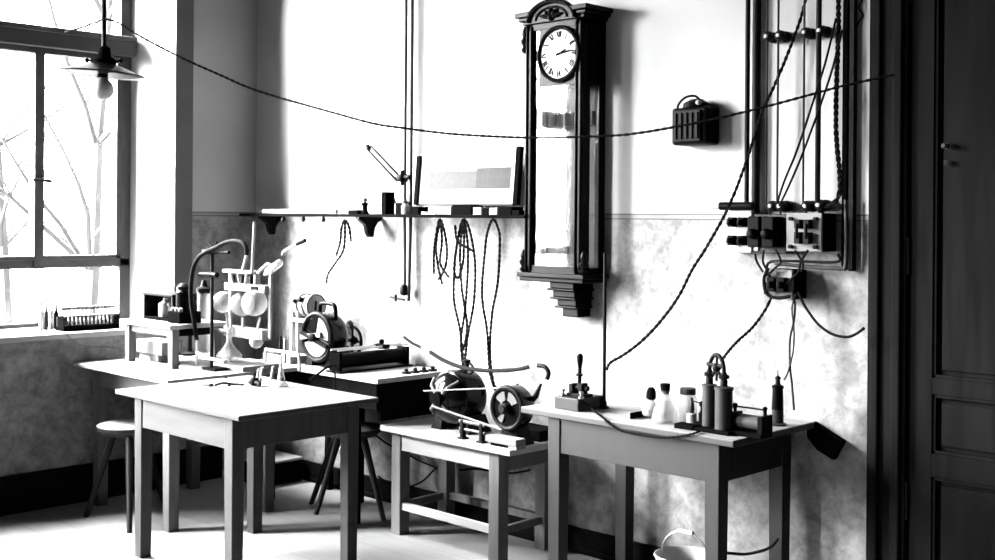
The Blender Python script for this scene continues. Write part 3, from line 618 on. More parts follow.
# small lower box
a, b, c, e = plat(764, 791, 269, 300, 4.08)
f = thing('fuse_box', 'small square fuse box hung below the switchgear with cords leaving it', 'fuse box', ((a + b) / 2, 4.2, c))
MB().box((a, 4.10, c), (b, 4.199, e)).build('box_body', 'stain', f, bevel=.003)
MB().box((a - .002, 4.085, c), (b, 4.10, e)).build('porcelain_face', 'palegrey', f, bevel=.002)
for i in range(2):
    X = a + (b - a) * (.38 + .36 * i); m = MB(); m.box((X - .018, 4.05, c + .03), (X + .018, 4.085, e - .03)); m.cyl((X, 4.05, c + .045), (X, 4.05, e - .045), .014, seg=12); m.build('fuse_holder', 'black', f, bevel=.003)
for k in range(3): z = c + (e - c) * (.2 + .3 * k); MB().cyl((a + .012, 4.085, z), (a + .012, 4.07, z), .007, seg=8).build('terminal', 'black', f)
# loose wires on this wall
def wallwire(pts, label, r=.004, m='cord', tw=False, Y=4.10, sub=10, nm='loose_wire'):
    P = [onY(x, y, q[0] if q else Y) for x, y, *q in pts]; b = MB()
    if tw: twisted(b, P, r, .05, sub)
    else: b.tube(P, r, 8, sub)
    return tag(b.build(nm, m), label, 'wire')
wallwire([(838, -40, 4.12), (838.5, 20), (837, 70), (836, 110), (836.5, 140), (839, 165), (840, 190), (835, 202), (824, 208)], 'thick twisted cord down the wiring strip to the insulators', .006, tw=True, Y=4.10, nm='twisted_cord')
wallwire([(836, 18), (826, 60), (812, 105), (797, 150), (784, 182), (777, 204)], 'thin slanting wire crossing the upright wires on its way to the left insulators', .0045, Y=4.08)
wallwire([(842, 30), (832, 70), (818, 112), (800, 160), (786, 192), (779, 206)], 'second thin slanting wire just right of the other slanting one', .0045, Y=4.07)
wallwire([(862, 0), (859, 8), (863, 15), (860, 20), (857, 26)], 'short wriggling wire end beside the top of the door casing', .003, Y=4.195)
for pts, lab in (([(755, 254), (757, 262), (763, 272)], 'thin wire looping from the left fuse board to the small lower box'), ([(764, 250), (763, 262), (768, 272), (772, 285)], 'thin wire down the left face of the small lower box'), ([(776, 250), (781, 262), (775, 268), (768, 275)], 'thin curved wire over the top of the small lower box'), ([(795, 250), (803, 264), (801, 272)], 'thin wire from the switch panel to the right of the lower box'), ([(808, 250), (801, 262), (798, 272), (786, 284), (776, 292)], 'thin wire crossing the face of the small lower box'), ([(768, 268), (764, 280), (767, 294), (778, 298), (790, 296)], 'thick wire looped round the small lower box')):
    wallwire(pts, lab, .0045 if 'thick' not in lab else .007, Y=4.06)
wallwire([(798, 292), (806, 308), (818, 324), (832, 334), (846, 337), (856, 334), (864, 328)], 'dark wire drooping from the lower box to the door casing', .0055, Y=4.08)
wallwire([(793, 292), (795, 305), (794, 320), (790, 340), (790, 365), (792, 385), (794, 410, 4.1)], 'grey wire hanging from the lower box down to the right table', .0045, 'wire', Y=4.09)
wallwire([(796, 294), (792, 308), (794, 330), (793, 352), (788, 372), (784, 380)], 'second grey wire hanging beside the first down to the black tube', .0035, 'wire', Y=4.08)
tag(twisted(MB(), [onY(x, y, Y) for x, y, Y in ((772, 296, 4.06), (764, 312, 4.04), (752, 328, 3.98), (738, 341, 3.9), (728, 352, 3.82), (723, 359, 3.76))], .0038, .045, 10).build('twisted_cord', 'cord'), 'twisted cord from the lower fuse box to the two-cell battery', 'wire')
A2, B2 = (-2.45, 4.14), (-3.05, 3.9)
pts = [onV(x, y, A2, B2) for x, y in ((815, -60), (804.5, 4), (793, 40), (776, 82), (762, 112), (754, 138), (745, 165), (735, 192), (722, 220), (706, 248), (692, 270), (680, 294), (664, 317), (645, 338), (625, 354), (610, 363), (606, 372))]
tag(twisted(MB(), pts, .0042, .05, 10).build('twisted_cord', 'cord'), 'thick twisted cord slanting from the upper right down to the upright rod', 'wire')
# ------------------------------------------------------------------ on the right table
Z3 = .76
a, b, c = onZ(556.5, 408, Z3), onZ(576, 412.5, Z3), onZ(596, 407, Z3)
y0 = (a.y + b.y) / 2; y1 = y0 + .16
sw = thing('lever_switch', 'upright lever switch on a square wooden block at the left end of the right table', 'switch', ((a.x + b.x) / 2, (y0 + y1) / 2, Z3))
MB().box((a.x, y0, Z3), (b.x, y1, Z3 + .052)).build('block', 'leg2', sw, bevel=.004)
px, py, zt = (a.x + b.x) / 2 + .01, y0 + .07, Z3 + .052
m = MB(); m.box((px - .045, py - .03, zt), (px + .05, py + .03, zt + .012)); m.box((px - .04, py - .02, zt + .012), (px - .02, py + .02, zt + .05)); m.box((px + .01, py - .02, zt + .012), (px + .03, py + .02, zt + .055)); m.cyl((px - .045, py, zt + .035), (px + .05, py, zt + .035), .011); m.build('hinge', 'iron', sw, bevel=.002)
MB().cyl((px, py, zt + .03), (px + .003, py, zt + .115), .008).lathe([(.016, 0), (.016, .006), (.008, .01)], (px + .002, py, zt + .085), seg=12).build('lever', 'iron', sw)
MB().lathe([(.006, 0), (.009, .01), (.012, .03), (.014, .05), (.009, .06), (.002, .064)], (px + .003, py, zt + .113), seg=14).build('handle', 'black', sw)
for s in (-1, 1): MB().lathe([(.012, 0), (.012, .008), (.006, .01), (.006, .018), (.009, .02), (.009, .028)], (px + .05 * s, py - .045, zt), seg=12).build('terminal', 'brass', sw)
p = onZ(604, 408, Z3); q = onY(604.5, 253, p.y)
r_ = thing('upright_rod', 'thin dark upright rod standing on the right table against the wall', 'rod', p)
MB().cyl(p, (p.x, p.y, q.z), .0075, seg=12).build('rod', 'iron', r_); MB().lathe([(.022, 0), (.022, .006), (.012, .010), (.011, .03)], p, seg=20).build('foot', 'iron', r_)
a, b = onZ(630, 419, Z3), onZ(651, 415, Z3)
tag(MB().obox((a + b) / 2 + Vector((0, .03, .012)), (b - a) / 2, Vector((0, .03, 0)), (0, 0, .012)).build('slab', 'bakelite', bevel=.002), 'flat dark slab on the right table in front of the glass bottles', 'slab')
p = onZ(650.5, 418, Z3) + Vector((-.005, .01, 0))
g = thing('bottle', 'little bulbous bottle with a tall black stopper, left of the conical flask', 'bottle', p, 'glass bottles on the right table')
MB().lathe([(.02, 0), (.034, .01), (.037, .03), (.03, .05), (.014, .062), (.013, .075)], p, seg=20).build('glass_body', 'frost', g)
MB().lathe([(.012, .07), (.02, .078), (.019, .10), (.014, .115), (.008, .12)], p, seg=16).build('stopper', 'cork', g)
p = onZ(665, 422, Z3)
g = thing('flask', 'clear conical flask with a black stopper on the right table', 'flask', p, 'glass bottles on the right table')
MB().lathe([(.03, 0), (.05, .004), (.052, .014), (.043, .046), (.022, .09), (.016, .104), (.016, .117), (.019, .121)], p, seg=24).build('glass_body', 'frost', g)
MB().lathe([(.014, .108), (.018, .122), (.020, .145), (.019, .149)], p, seg=16).build('stopper', 'cork', g)
p = onZ(681, 423, Z3) + Vector((.01, .03, 0))
g = thing('jar', 'square-shouldered clear jar with a flat grey lid beside the conical flask', 'jar', p, 'glass bottles on the right table')
MB().lathe([(.032, 0), (.036, .006), (.036, .095), (.03, .105), (.028, .11)], p, seg=24).build('glass_body', 'frost', g)
MB().lathe([(.031, .11), (.031, .132), (.026, .134)], p, seg=24).build('lid', 'zinc', g)
a, b = onZ(674, 428, Z3), onZ(692, 431, Z3)
tag(MB().box((a.x, a.y, Z3), (b.x, a.y + .05, Z3 + .018)).build('slab', 'bakelite', bevel=.002), 'small black slab near the front edge of the right table', 'slab')
p = onZ(687, 425, Z3) + Vector((0, .03, 0))
g = thing('terminal_stand', 'small brass stand with a pale cup between jar and battery', 'stand', p)
MB().lathe([(.02, 0), (.02, .04), (.017, .042)], p, seg=16).build('cup', 'porc', g)
MB().lathe([(.006, .04), (.011, .05), (.009, .08), (.004, .09), (.008, .095), (.003, .104)], p, seg=12).build('post', 'zinc', g)
MB().tube([p + Vector((0, 0, .09)), p + Vector((.06, .01, .08))], .003, 6).build('cross_wire', 'wire', g)
p = onZ(696.5, 428, Z3) + Vector((0, .04, 0))
g = thing('binding_post', 'dark double binding post close to the left cell of the battery', 'terminal', p)
m = MB(); m.box((p.x - .02, p.y - .02, Z3), (p.x + .02, p.y + .02, Z3 + .02)); m.lathe([(.012, .02), (.016, .03), (.016, .05), (.009, .06), (.009, .075), (.014, .08), (.014, .092), (.004, .1)], p, seg=14); m.build('post', 'bakelite', g)
MB().lathe([(.016, .1), (.016, .112), (.004, .115)], p, seg=14).build('cap', 'porc', g)
# two-cell battery
p1, p2 = onZ(706, 430.5, Z3), onZ(720.5, 434, Z3); p1.y += .02; p2.y += .02
bt = thing('battery', 'pair of tall dark cylindrical cells joined by a metal yoke', 'battery', (p1 + p2) / 2)
MB().box((p1.x - .035, p1.y - .06, Z3), (p2.x + .045, p1.y + .04, Z3 + .014)).build('base_slab', 'bakelite', bt, bevel=.003)
for p, h, r in ((p1, .160, .026), (p2, .160, .0325)):
    MB().lathe([(r, .016), (r, h), (r + .003, h + .001), (r + .003, h + .01), (r - .004, h + .012), (.012, h + .014)], p, seg=28).build('cell', 'zinc', bt)
    MB().lathe([(.014, h + .012), (.014, h + .035), (.011, h + .039), (.020, h + .043), (.021, h + .053), (.012, h + .058), (.009, h + .066)], p, seg=14).build('terminal', 'iron', bt)
c_ = (p1 + p2) / 2; hz = Z3 + .214; dd = (p2 - p1); dd.z = 0; R = dd.length / 2
m = MB(); dn = dd.normalized()
m.tube([p1 + Vector((0, 0, .22))] + [c_ + dn * (-R * math.cos(t)) * 1.0 + Vector((0, 0, hz - c_.z + .01 + .062 * math.sin(t))) for t in [PI * i / 14 for i in range(15)]] + [p2 + Vector((0, 0, .22))], .0075, 10)
m.build('yoke', 'iron', bt)
m = MB(); m.cyl(c_ + Vector((0, 0, .188)), c_ + Vector((0, 0, .285)), .005); m.cyl(c_ - dn * R * 1.25 + Vector((0, 0, .246)), c_ + dn * R * .9 + Vector((0, 0, .246)), .0075); m.ball(c_ + Vector((0, 0, .238)), .017, seg=12)
for s in (-1, 1): m.tube([c_ + Vector((0, 0, .235)), c_ + dn * R * .9 * s + Vector((0, 0, .19))], .006, 8)
m.build('clamp', 'iron', bt)
# induction coil
a = Vector((onY(735, 420, 3.735).x, 3.735, Z3 + .05)); b = Vector((onY(765, 424, 3.735).x, 3.735, Z3 + .05))
M['windings'] = mat('cloth_winding', .05, .7)
ic = thing('induction_coil', 'dark horizontal coil with square end blocks right of the battery', 'coil', ((a.x + b.x) / 2, a.y, Z3))
d_ = (b - a).normalized(); n_ = Vector((-d_.y, d_.x, 0))
MB().obox((a + b) / 2 - Vector((0, 0, .042)), (b - a) * .56, n_ * .04, (0, 0, .008)).build('base_board', 'bakelite', ic, bevel=.002)
MB().lathe([(.018, 0), (.026, .001), (.026, (b - a).length - .001), (.018, (b - a).length)], a, d_, 24).build('winding', 'windings', ic)
for q in (a, b): MB().obox(q - Vector((0, 0, .006)), d_ * .011, n_ * .036, (0, 0, .036)).build('end_block', 'black', ic, bevel=.003)
MB().cyl(a + Vector((0, 0, .05)) - d_ * .03, b + Vector((0, 0, .05)) + d_ * .005, .0035, seg=8).build('slide_rod', 'iron', ic)
MB().lathe([(.006, .028), (.008, .05), (.01, .055), (.006, .062)], b - Vector((0, 0, 0)), seg=10).lathe([(.006, .028), (.008, .05), (.01, .055), (.006, .062)], a, seg=10).build('terminal', 'black', ic)
p = onZ(777.5, 425, Z3)
bl = thing('insulating_handle', 'upright tapered black tube with a thin tip at the right end of the table', 'tube', p)
MB().lathe([(.034, 0), (.034, .006), (.024, .01)], p, seg=20).build('foot', 'zinc', bl)
MB().lathe([(.023, .008), (.0225, .060)], p, seg=20).build('lower_sleeve', 'zinc', bl)
MB().lathe([(.0225, .060), (.020, .140), (.023, .142), (.023, .151), (.012, .156)], p, seg=20).build('black_sleeve', 'black', bl)
MB().lathe([(.010, .155), (.009, .175), (.012, .178), (.010, .186), (.003, .189), (.002, .212)], p, seg=12).build('tip', 'iron', bl)
pts = [onZ(580, 401, Z3 + .05), onZ(586, 404, Z3 + .03)] + [onZ(x, y, Z3 + .005) for x, y in ((597, 413), (604, 418.5))]
pts += [onY(x, y, 3.592) for x, y in ((610, 424), (622, 431), (640, 435), (660, 437.5), (678, 436.5))] + [onZ(694, 433.5, Z3 + .005), onZ(700, 431, Z3 + .005)]
pts[4:9] = [Vector((q.x, 3.592, min(q.z, .758))) for q in pts[4:9]]
tag(twisted(MB(), pts, .003, .04, 8).build('thin_cable', 'cord'), 'thin cord from the lever switch drooping along the front edge of the right table', 'cord')
# dark pouch hanging on the wall by the table end
P = [onY(x, y, 4.19) for x, y in ((815, 421), (846, 441), (836, 459.5), (820, 449.5), (810, 437), (809, 425))]
tag(MB().prism([(q.x, q.z) for q in P], (0, 4.165, 0), (1, 0, 0), (0, 0, 1), (0, .033, 0)).build('pouch', 'leather', bevel=.004), 'black leather pouch tilted on the wall at the right end of the table', 'pouch')
# bucket and cable under the right table
p = Vector((-2.70, 3.83, 0))
bk = thing('bucket', 'white enamel bucket on the floor under the right table', 'bucket', p)
MB().lathe([(.085, 0), (.09, .004), (.118, .225), (.124, .23), (.12, .236), (.113, .228), (.086, .01), (.001, .008)], p, seg=32).build('bucket_body', 'enamel', bk)
MB().tube([p + Vector((.115 * math.cos(t), .02 * math.sin(t) * 0, .215 + .11 * math.sin(t))) for t in [PI * i / 14 for i in range(15)]], .004, 8).build('wire_handle', 'steel', bk)
MB().cyl(p + Vector((-.035, 0, .322)), p + Vector((.035, 0, .322)), .010).build('grip', 'porc', bk)
tag(MB().tube([(-2.42, 4.05, .31), (-2.45, 4.03, .27), (-2.52, 3.98, .243), (-2.575, 3.93, .246), (-2.60, 3.89, .244)], .006, 8, 6).build('hose', 'iron'), 'short dark hose running from the rear table leg to the bucket', 'hose')

# ------------------------------------------------------------------ on the low bench
ZB = .525
def drum(t, c, R, L, m='gloss', face='iron'):   # drum with its axis along Y, c = centre of its front
    MB().lathe([(R * .8, .0), (R * .97, .012), (R, .03), (R, L - .03), (R * .94, L - .012), (R * .7, L)], c, (0, 1, 0), 40).build('drum', m, t)
c = Vector((onY(447, 399, 3.86).x, 3.86, ZB + .165))
mo = thing('electric_motor', 'large dark round motor at the left on the low bench', 'motor', (c.x, 3.98, ZB))
drum(mo, c, .128, .16)
MB().lathe([(.118, .004), (.104, -.02), (.07, -.045), (.03, -.052), (.028, -.075), (.001, -.076)], c, (0, 1, 0), 36).build('end_cover', 'gloss', mo)
m = MB()
for k in range(4): m = MB(); t = PI / 4 + PI / 2 * k; m.tube([c + Vector((.035 * math.cos(t), -.052, .035 * math.sin(t))), c + Vector((.08 * math.cos(t), -.048, .08 * math.sin(t))), c + Vector((.118 * math.cos(t), -.004, .118 * math.sin(t)))], .009, 8); m.build('spoke', 'dullsteel', mo)
m = MB(); m.lathe([(.012, 0), (.012, .03), (.02, .032), (.02, .045), (.006, .05)], c + Vector((.01, .12, .125)), seg=12); m.torus(c + Vector((.03, .12, .13)), (0, 1, 0), .024, .006, 20, 8); m.build('lifting_eye', 'iron', mo)
for s in (-1, 1): MB().hexa([(c.x + s * .10 - .035, 3.88, ZB), (c.x + s * .10 + .035, 3.88, ZB), (c.x + s * .10 + .035, 4.03, ZB), (c.x + s * .10 - .035, 4.03, ZB), (c.x + s * .08 - .02, 3.89, c.z - .085), (c.x + s * .08 + .02, 3.89, c.z - .085), (c.x + s * .08 + .02, 4.02, c.z - .085), (c.x + s * .08 - .02, 4.02, c.z - .085)]).build('foot', 'iron', mo)
m = MB(); m.lathe([(.03, 0), (.06, .003), (.06, .03), (.03, .034)], c + Vector((-.0, .16, 0)), (0, 1, 0), 24); m.build('pulley', 'iron', mo)
# brackets and bars in front of it
a = Vector((onY(463, 430, 3.80).x, 3.80, ZB)); b = Vector((onY(482, 434, 3.795).x, 3.795, ZB))
bs = thing('bearing_stand', 'small metal frame stand with two cross bars between the two motors', 'stand', (a + b) / 2)
for q in (a, b):
    m = MB(); m.box((q.x - .009, q.y - .012, ZB), (q.x + .009, q.y + .012, ZB + .088)); m.box((q.x - .02, q.y - .02, ZB), (q.x + .02, q.y + .02, ZB + .008)); m.build('post', 'iron', bs, bevel=.002)
for z, r in ((.045, .007), (.080, .009)): MB().cyl(a + Vector((-.02, 0, z)), b + Vector((.02, 0, z)), r, seg=10).build('cross_bar', 'dullsteel', bs)
q0, q1 = onY(432, 406, 3.797), onY(502, 430, 3.797)
tag(MB().cyl(q0, q1, .006, seg=10).build('steel_rod', 'dullsteel'), 'bright rod sloping down across the front of the small frame stand', 'rod')
q0, q1 = onY(424, 391, 3.773), onY(500, 388, 3.773)
MB().cyl(q0, q1, .004, seg=10).build('brush_rod', 'dullsteel', mo)['label'] = 'thin bright level rod reaching over to the disc motor'
c = Vector((onY(507, 408, 3.84).x, 3.84, onY(507, 408, 3.84).z))
m2 = thing('disc_motor', 'smaller disc-shaped motor with bright face at the right on the low bench', 'motor', (c.x, 3.9, ZB))
R = .098
MB().lathe([(R - .01, 0), (R, .01), (R, .07), (R * .8, .10), (R * .3, .11)], c, (0, 1, 0), 40).build('drum', 'gloss', m2)
MB().torus(c, (0, 1, 0), R - .006, .011, 40, 8).build('rim', 'iron', m2)
m = MB()
for a0, a1 in ((25, 80), (100, 150), (225, 250)):
    A = [math.radians(a0 + (a1 - a0) * i / 8) for i in range(9)]
    m.prism([(.035 * math.cos(t), .035 * math.sin(t)) for t in A] + [(.075 * math.cos(t), .075 * math.sin(t)) for t in reversed(A)], c, (1, 0, 0), (0, 0, 1), (0, -.006, 0))
m.build('face_highlight', 'dullsteel', m2)  # pale sectors paint the highlights on the dark disc
m = MB(); m.cyl(c, c + Vector((0, -.04, 0)), .018); m.lathe([(.026, -.02), (.026, -.03), (.01, -.035)], c, (0, 1, 0), 16); m.build('hub', 'iron', m2)
MB().hexa([(c.x - .07, 3.85, ZB), (c.x + .07, 3.85, ZB), (c.x + .07, 3.95, ZB), (c.x - .07, 3.95, ZB), (c.x - .035, 3.86, c.z - .08), (c.x + .035, 3.86, c.z - .08), (c.x + .035, 3.94, c.z - .08), (c.x - .035, 3.94, c.z - .08)]).build('pedestal', 'iron', m2)
m = MB()
p = [onY(x, y, 3.93) for x, y in ((519, 403), (520, 392), (517, 384))]; m.tube([c + Vector((.05, .09, .05))] + p, [.012, .014, .012, .007], 8)
m.obox(p[1] + Vector((.01, 0, -.005)), (.022, 0, 0), (0, .015, 0), (0, 0, .012))
p = [onY(x, y, 3.93) for x, y in ((527, 405), (536, 396), (541, 384))]; m.tube([c + Vector((.06, .09, .03))] + p, [.012, .015, .014, .006], 8)
m.build('brush_arm', 'iron', m2)
a, b = onZ(485, 441, ZB), onZ(516, 449, ZB)
bp = thing('metal_block', 'low pale metal block with a dark slot at the front right corner of the bench', 'block', ((a.x + b.x) / 2, a.y + .05, ZB))
y0 = 3.775
MB().box((onY(486, 440, y0).x, y0, ZB + .014), (onY(516, 440, y0).x, y0 + .065, ZB + .045)).build('block_top', 'palegrey', bp, bevel=.004)
MB().box((onY(489, 440, y0).x, y0 + .01, ZB), (onY(507, 440, y0).x, y0 + .06, ZB + .014)).build('slot', 'black', bp)
MB().box((onY(508, 440, y0).x, y0 + .002, ZB), (onY(516, 440, y0).x, y0 + .065, ZB + .014)).build('foot', 'palegrey', bp)
m = MB(); m.box((-3.84, 3.99, ZB), (-3.62, 4.13, ZB + .05)); tag(m.build('base_board', 'stain', bevel=.003), 'dark board behind the disc motor at the back of the bench', 'board')
# hose over the bench
A5, B5 = (-4.45, 3.72), (-3.40, 3.70)
hp = [onV(x, y, A5, B5) for x, y in ((404, 337), (412, 343), (420, 347), (430, 352), (445, 361), (463, 367.5), (485, 370.5), (505, 370.5), (520, 369), (528, 367), (538, 365.5), (545, 367), (548.5, 373), (547, 379))]
hs = thing('hose', 'long dark sagging hose with pale glare breaks hung over the low bench', 'hose', hp[6] - Vector((0, 0, .02)))
pts = smooth(hp, 6)
MB().tube(pts[0:14], .007, 10).build('rubber_piece', 'greyrubber', hs); MB().tube(pts[18:56], .009, 10).build('rubber_piece', 'greyrubber', hs); MB().tube(pts[60:], .010, 10).build('rubber_piece', 'iron', hs)
MB().tube(pts[11:22], .005, 8).build('glare_break', 'frost', hs); MB().tube(pts[54:63], .006, 8).build('glare_break', 'frost', hs)  # pale lengths stand in for glare that breaks up the hose
# wires under the bench
for pts, lab in (([(377, 436), (386, 443), (398, 449), (418, 460), (432, 466), (442, 470)], 'dark wire running from the stool towards the bench legs'), ([(378, 476), (388, 483), (400, 487), (412, 486), (424, 480), (436, 468), (446, 462)], 'dark wire looping low along the wall behind the bench'), ([(460, 470), (478, 469), (496, 472), (512, 473), (530, 470)], 'dark wire strung across the wall under the bench top')):
    wallwire(pts, lab, .005, Y=4.16)

# ------------------------------------------------------------------ on the back table: dynamo and rheostat
c = Vector((onY(317, 337, 3.76).x, 3.76, onY(317, 337, 3.76).z)); R = .128
dy_ = thing('dynamo', 'big round dynamo with a bright face and spoked handwheel on the back table', 'dynamo', (c.x, 3.95, .76))
MB().lathe([(R - .012, 0), (R, .012), (R, .09), (R * .85, .12), (R * .5, .16), (R * .3, .20)], c, (0, 1, 0), 44).build('drum', 'gloss', dy_)
MB().torus(c, (0, 1, 0), R - .006, .012, 44, 8).build('rim', 'iron', dy_)
m = MB()
for a0, a1 in ((-8, 78), (200, 345)):
    A = [math.radians(a0 + (a1 - a0) * i / 12) for i in range(13)]
    m.prism([(.028 * math.cos(t), .028 * math.sin(t)) for t in A] + [(.104 * math.cos(t), .104 * math.sin(t)) for t in reversed(A)], c, (1, 0, 0), (0, 0, 1), (0, -.008, 0))
m.build('bright_plate', 'palegrey', dy_)
m = MB(); m.obox(c + Vector((-.03, -.015, .005)), (.085, 0, .012), (0, .01, 0), (-.002, 0, .012)); m.build('brush_arm', 'porc', dy_)
m = MB(); m.obox(c + Vector((.0, -.02, -.012)), (.11, 0, -.03), (0, .008, 0), (.003, 0, .009)); m.lathe([(.022, 0), (.022, -.04), (.01, -.045)], c, (0, 1, 0), 16); m.build('spindle', 'iron', dy_)
h0 = c + Vector((.02, .06, .11)); m = MB(); m.tube([h0 + Vector((-.075, 0, -.01)), h0 + Vector((-.075, 0, .045)), h0 + Vector((-.05, 0, .062)), h0 + Vector((.03, 0, .062)), h0 + Vector((.055, 0, .045)), h0 + Vector((.06, 0, -.02))], .012, 10, 5); m.build('handle', 'black', dy_)
cw = onY(352, 341, 4.03); m = MB(); m.torus(cw, (0, 1, 0), .078, .0085, 36, 8)
m.build('handwheel', 'bakelite', dy_)
m = MB(); m.bar(cw - Vector((.075, 0, 0)), cw + Vector((.075, 0, 0)), .012); m.bar(cw - Vector((0, 0, .075)), cw + Vector((0, 0, .075)), .012); m.cyl(c + Vector((0, .19, 0)), cw + Vector((0, .02, 0)), .02); m.build('wheel_spokes', 'bakelite', dy_)
m = MB(); m.tube([cw + Vector((-.02, -.01, .10)), cw + Vector((0, -.01, .075))], .012); m.torus(cw + Vector((-.02, -.0, .085)), (0, 1, 0), .022, .006, 18, 8); m.build('wheel_lug', 'iron', dy_)
for s in (-1, 1): MB().hexa([(c.x + s * .09 - .03, 3.77, .76), (c.x + s * .09 + .03, 3.77, .76), (c.x + s * .09 + .03, 3.88, .76), (c.x + s * .09 - .03, 3.88, .76), (c.x + s * .07 - .02, 3.78, c.z - .08), (c.x + s * .07 + .02, 3.78, c.z - .08), (c.x + s * .07 + .02, 3.87, c.z - .08), (c.x + s * .07 - .02, 3.87, c.z - .08)]).build('foot', 'iron', dy_)
MB().hexa([(cw.x - .05, 3.94, .76), (cw.x + .05, 3.94, .76), (cw.x + .05, 4.0, .76), (cw.x - .05, 4.0, .76), (cw.x - .02, 3.95, cw.z - .02), (cw.x + .02, 3.95, cw.z - .02), (cw.x + .02, 3.99, cw.z - .02), (cw.x - .02, 3.99, cw.z - .02)]).build('bearing_foot', 'iron', dy_)
# pale porcelain commutator unit behind and above
c = Vector((onY(309, 306, 4.0).x, 4.0, .76)); zt = onY(309, 306, 4.0).z
pc = thing('interrupter', 'pale apparatus with round porcelain heads standing behind the dynamo', 'apparatus', c)
m = MB(); m.box((c.x - .12, 3.96, .76), (c.x - .105, 4.04, zt)); m.box((c.x - .065, 3.96, .76), (c.x - .05, 4.04, zt)); m.build('support', 'porc', pc)
MB().lathe([(.05, -.10), (.062, -.09), (.062, .05), (.05, .06)], (c.x - .01, 4.02, zt), (1, 0, .05), 28).build('porcelain_drum', 'porc', pc)
for k in range(3): MB().torus((c.x - .06 + .05 * k, 4.02, zt), (1, 0, .05), .064, .007, 28, 6).build('ring', 'palegrey', pc)
m = MB(); m.ball((c.x - .07, 3.955, zt + .025), .014); m.ball((c.x - .02, 3.96, zt + .035), .016); m.cyl((c.x + .06, 4.0, zt - .02), (c.x + .09, 3.98, zt + .03), .007); m.build('contact', 'black', pc)
MB().box((c.x - .13, 3.95, zt - .09), (c.x + .03, 4.08, zt - .07)).build('plate', 'porc', pc)
# slide rheostat, axis along Y
rx = onZ(356, 366, .80).x; ya, yb2 = 3.70, 4.14; rz = .815
rx = -4.60
rx = (onZ(341, 369, .775).x + onZ(404, 362, .775).x) / 2
ya, yb2 = onY(339, 360, 3.70).y, 4.15
rh = thing('slide_rheostat', 'long black slide rheostat with bright rails at the right end of the back table', 'rheostat', (rx, 3.93, .76))
MB().lathe([(.03, 0), (.038, .001), (.038, yb2 - ya - .001), (.03, yb2 - ya)], (rx, ya, rz), (0, 1, 0), 28).build('winding', 'black', rh)
for y in (ya, yb2): MB().box((rx - .042, y - .009, .76), (rx + .042, y + .009, rz + .045)).build('end_plate', 'bakelite', rh, bevel=.003)
for s in (-1, 1): MB().cyl((rx + .028 * s, ya - .01, rz + .058), (rx + .028 * s, yb2 + .01, rz + .058), .005, seg=10).build('slide_rail', 'steel', rh)
m = MB(); m.box((rx - .045, 3.98, rz + .045), (rx + .045, 4.02, rz + .068)); m.lathe([(.009, 0), (.014, .008), (.014, .022), (.006, .026)], (rx, 4.0, rz + .068), seg=12); m.build('slider', 'black', rh, bevel=.002)
MB().box((rx - .06, ya - .02, .76), (rx + .06, yb2 + .02, .768)).build('base_strip', 'iron', rh)
m = MB()
for k in range(4): p = Vector((-4.475 + .005 * k, 3.93 + .055 * k, .76)); m = MB(); m.box((p.x - .014, p.y - .018, .76), (p.x + .014, p.y + .018, .772)); m.lathe([(.01, .012), (.012, .02), (.006, .026)], p, seg=10); tag(m.build('screw_terminal', 'iron'), 'small dark screw terminal on the table edge beside the rheostat', 'terminal', 'loose screw terminals by the rheostat')
pts = [onZ(335, 365, .80), onZ(326, 368, .79), onZ(318, 374, .768), onZ(311, 379, .766)]
tag(MB().tube(pts, .006, 8, 8).build('loose_wire', 'cord'), 'dark wire curling from the rheostat over the back table', 'wire')
pts = [Vector((rx + .03, ya - .03, .80)), Vector((rx + .035, ya - .045, .775)), Vector((rx + .05, 3.657, .762)), Vector((rx + .055, 3.655, .70)), Vector((rx + .06, 3.66, .66))]
tag(MB().tube(pts, .004, 8, 6).build('loose_wire', 'cord'), 'dark wire hanging down over the front edge of the back table', 'wire')
# ------------------------------------------------------------------ on the window table
st = thing('instrument_stand', 'small raised wooden stand on the table by the window', 'stand', (-5.64, 3.3, .76))
MB().box((-5.91, 3.13, .965), (-5.385, 3.47, .987)).build('stand_top', 'top', st, bevel=.003)
for X in (-5.87, -5.425):
    for Y in (3.175, 3.425): MB().box((X - .022, Y - .02, .76), (X + .022, Y + .02, .965)).build('leg', 'leg', st, bevel=.002)
MB().box((-5.85, 3.165, .925), (-5.445, 3.185, .965)).build('apron', 'leg', st); MB().box((-5.435, 3.195, .925), (-5.415, 3.405, .965)).build('apron', 'stain', st)
ZI = .987
# things on the stand
x0_, x1_ = onY(145, 305, 3.25).x, onY(174, 305, 3.25).x
g = thing('galvanometer', 'open-fronted instrument case with a dark top on the left of the raised stand', 'instrument', ((x0_ + x1_) / 2, 3.3, ZI))
MB().box((x0_, 3.24, ZI), (x1_, 3.38, ZI + .015)).build('case_base', 'bakelite', g, bevel=.002); MB().box((x0_ - .008, 3.235, ZI + .13), (x1_ + .008, 3.385, ZI + .145)).build('case_top', 'black', g, bevel=.003)
m = MB()
for X in (x0_ + .006, x1_ - .006):
    for Y in (3.246, 3.374): MB().box((X - .006, Y - .006, ZI + .015), (X + .006, Y + .006, ZI + .13)).build('corner_post', 'iron', g)
MB().box((x0_ + .004, 3.254, ZI + .015), (x0_ + .008, 3.366, ZI + .13)).build('side_panel', 'bakelite', g)
MB().box((x0_ + .01, 3.366, ZI + .015), (x1_ - .01, 3.371, ZI + .13)).build('back_panel', 'bakelite', g)
MB().lathe([(.04, 0), (.042, .01), (.042, .07), (.02, .085), (.018, .1)], ((x0_ + x1_) / 2 - .03, 3.31, ZI + .016), seg=20).build('coil_drum', 'porc', g)
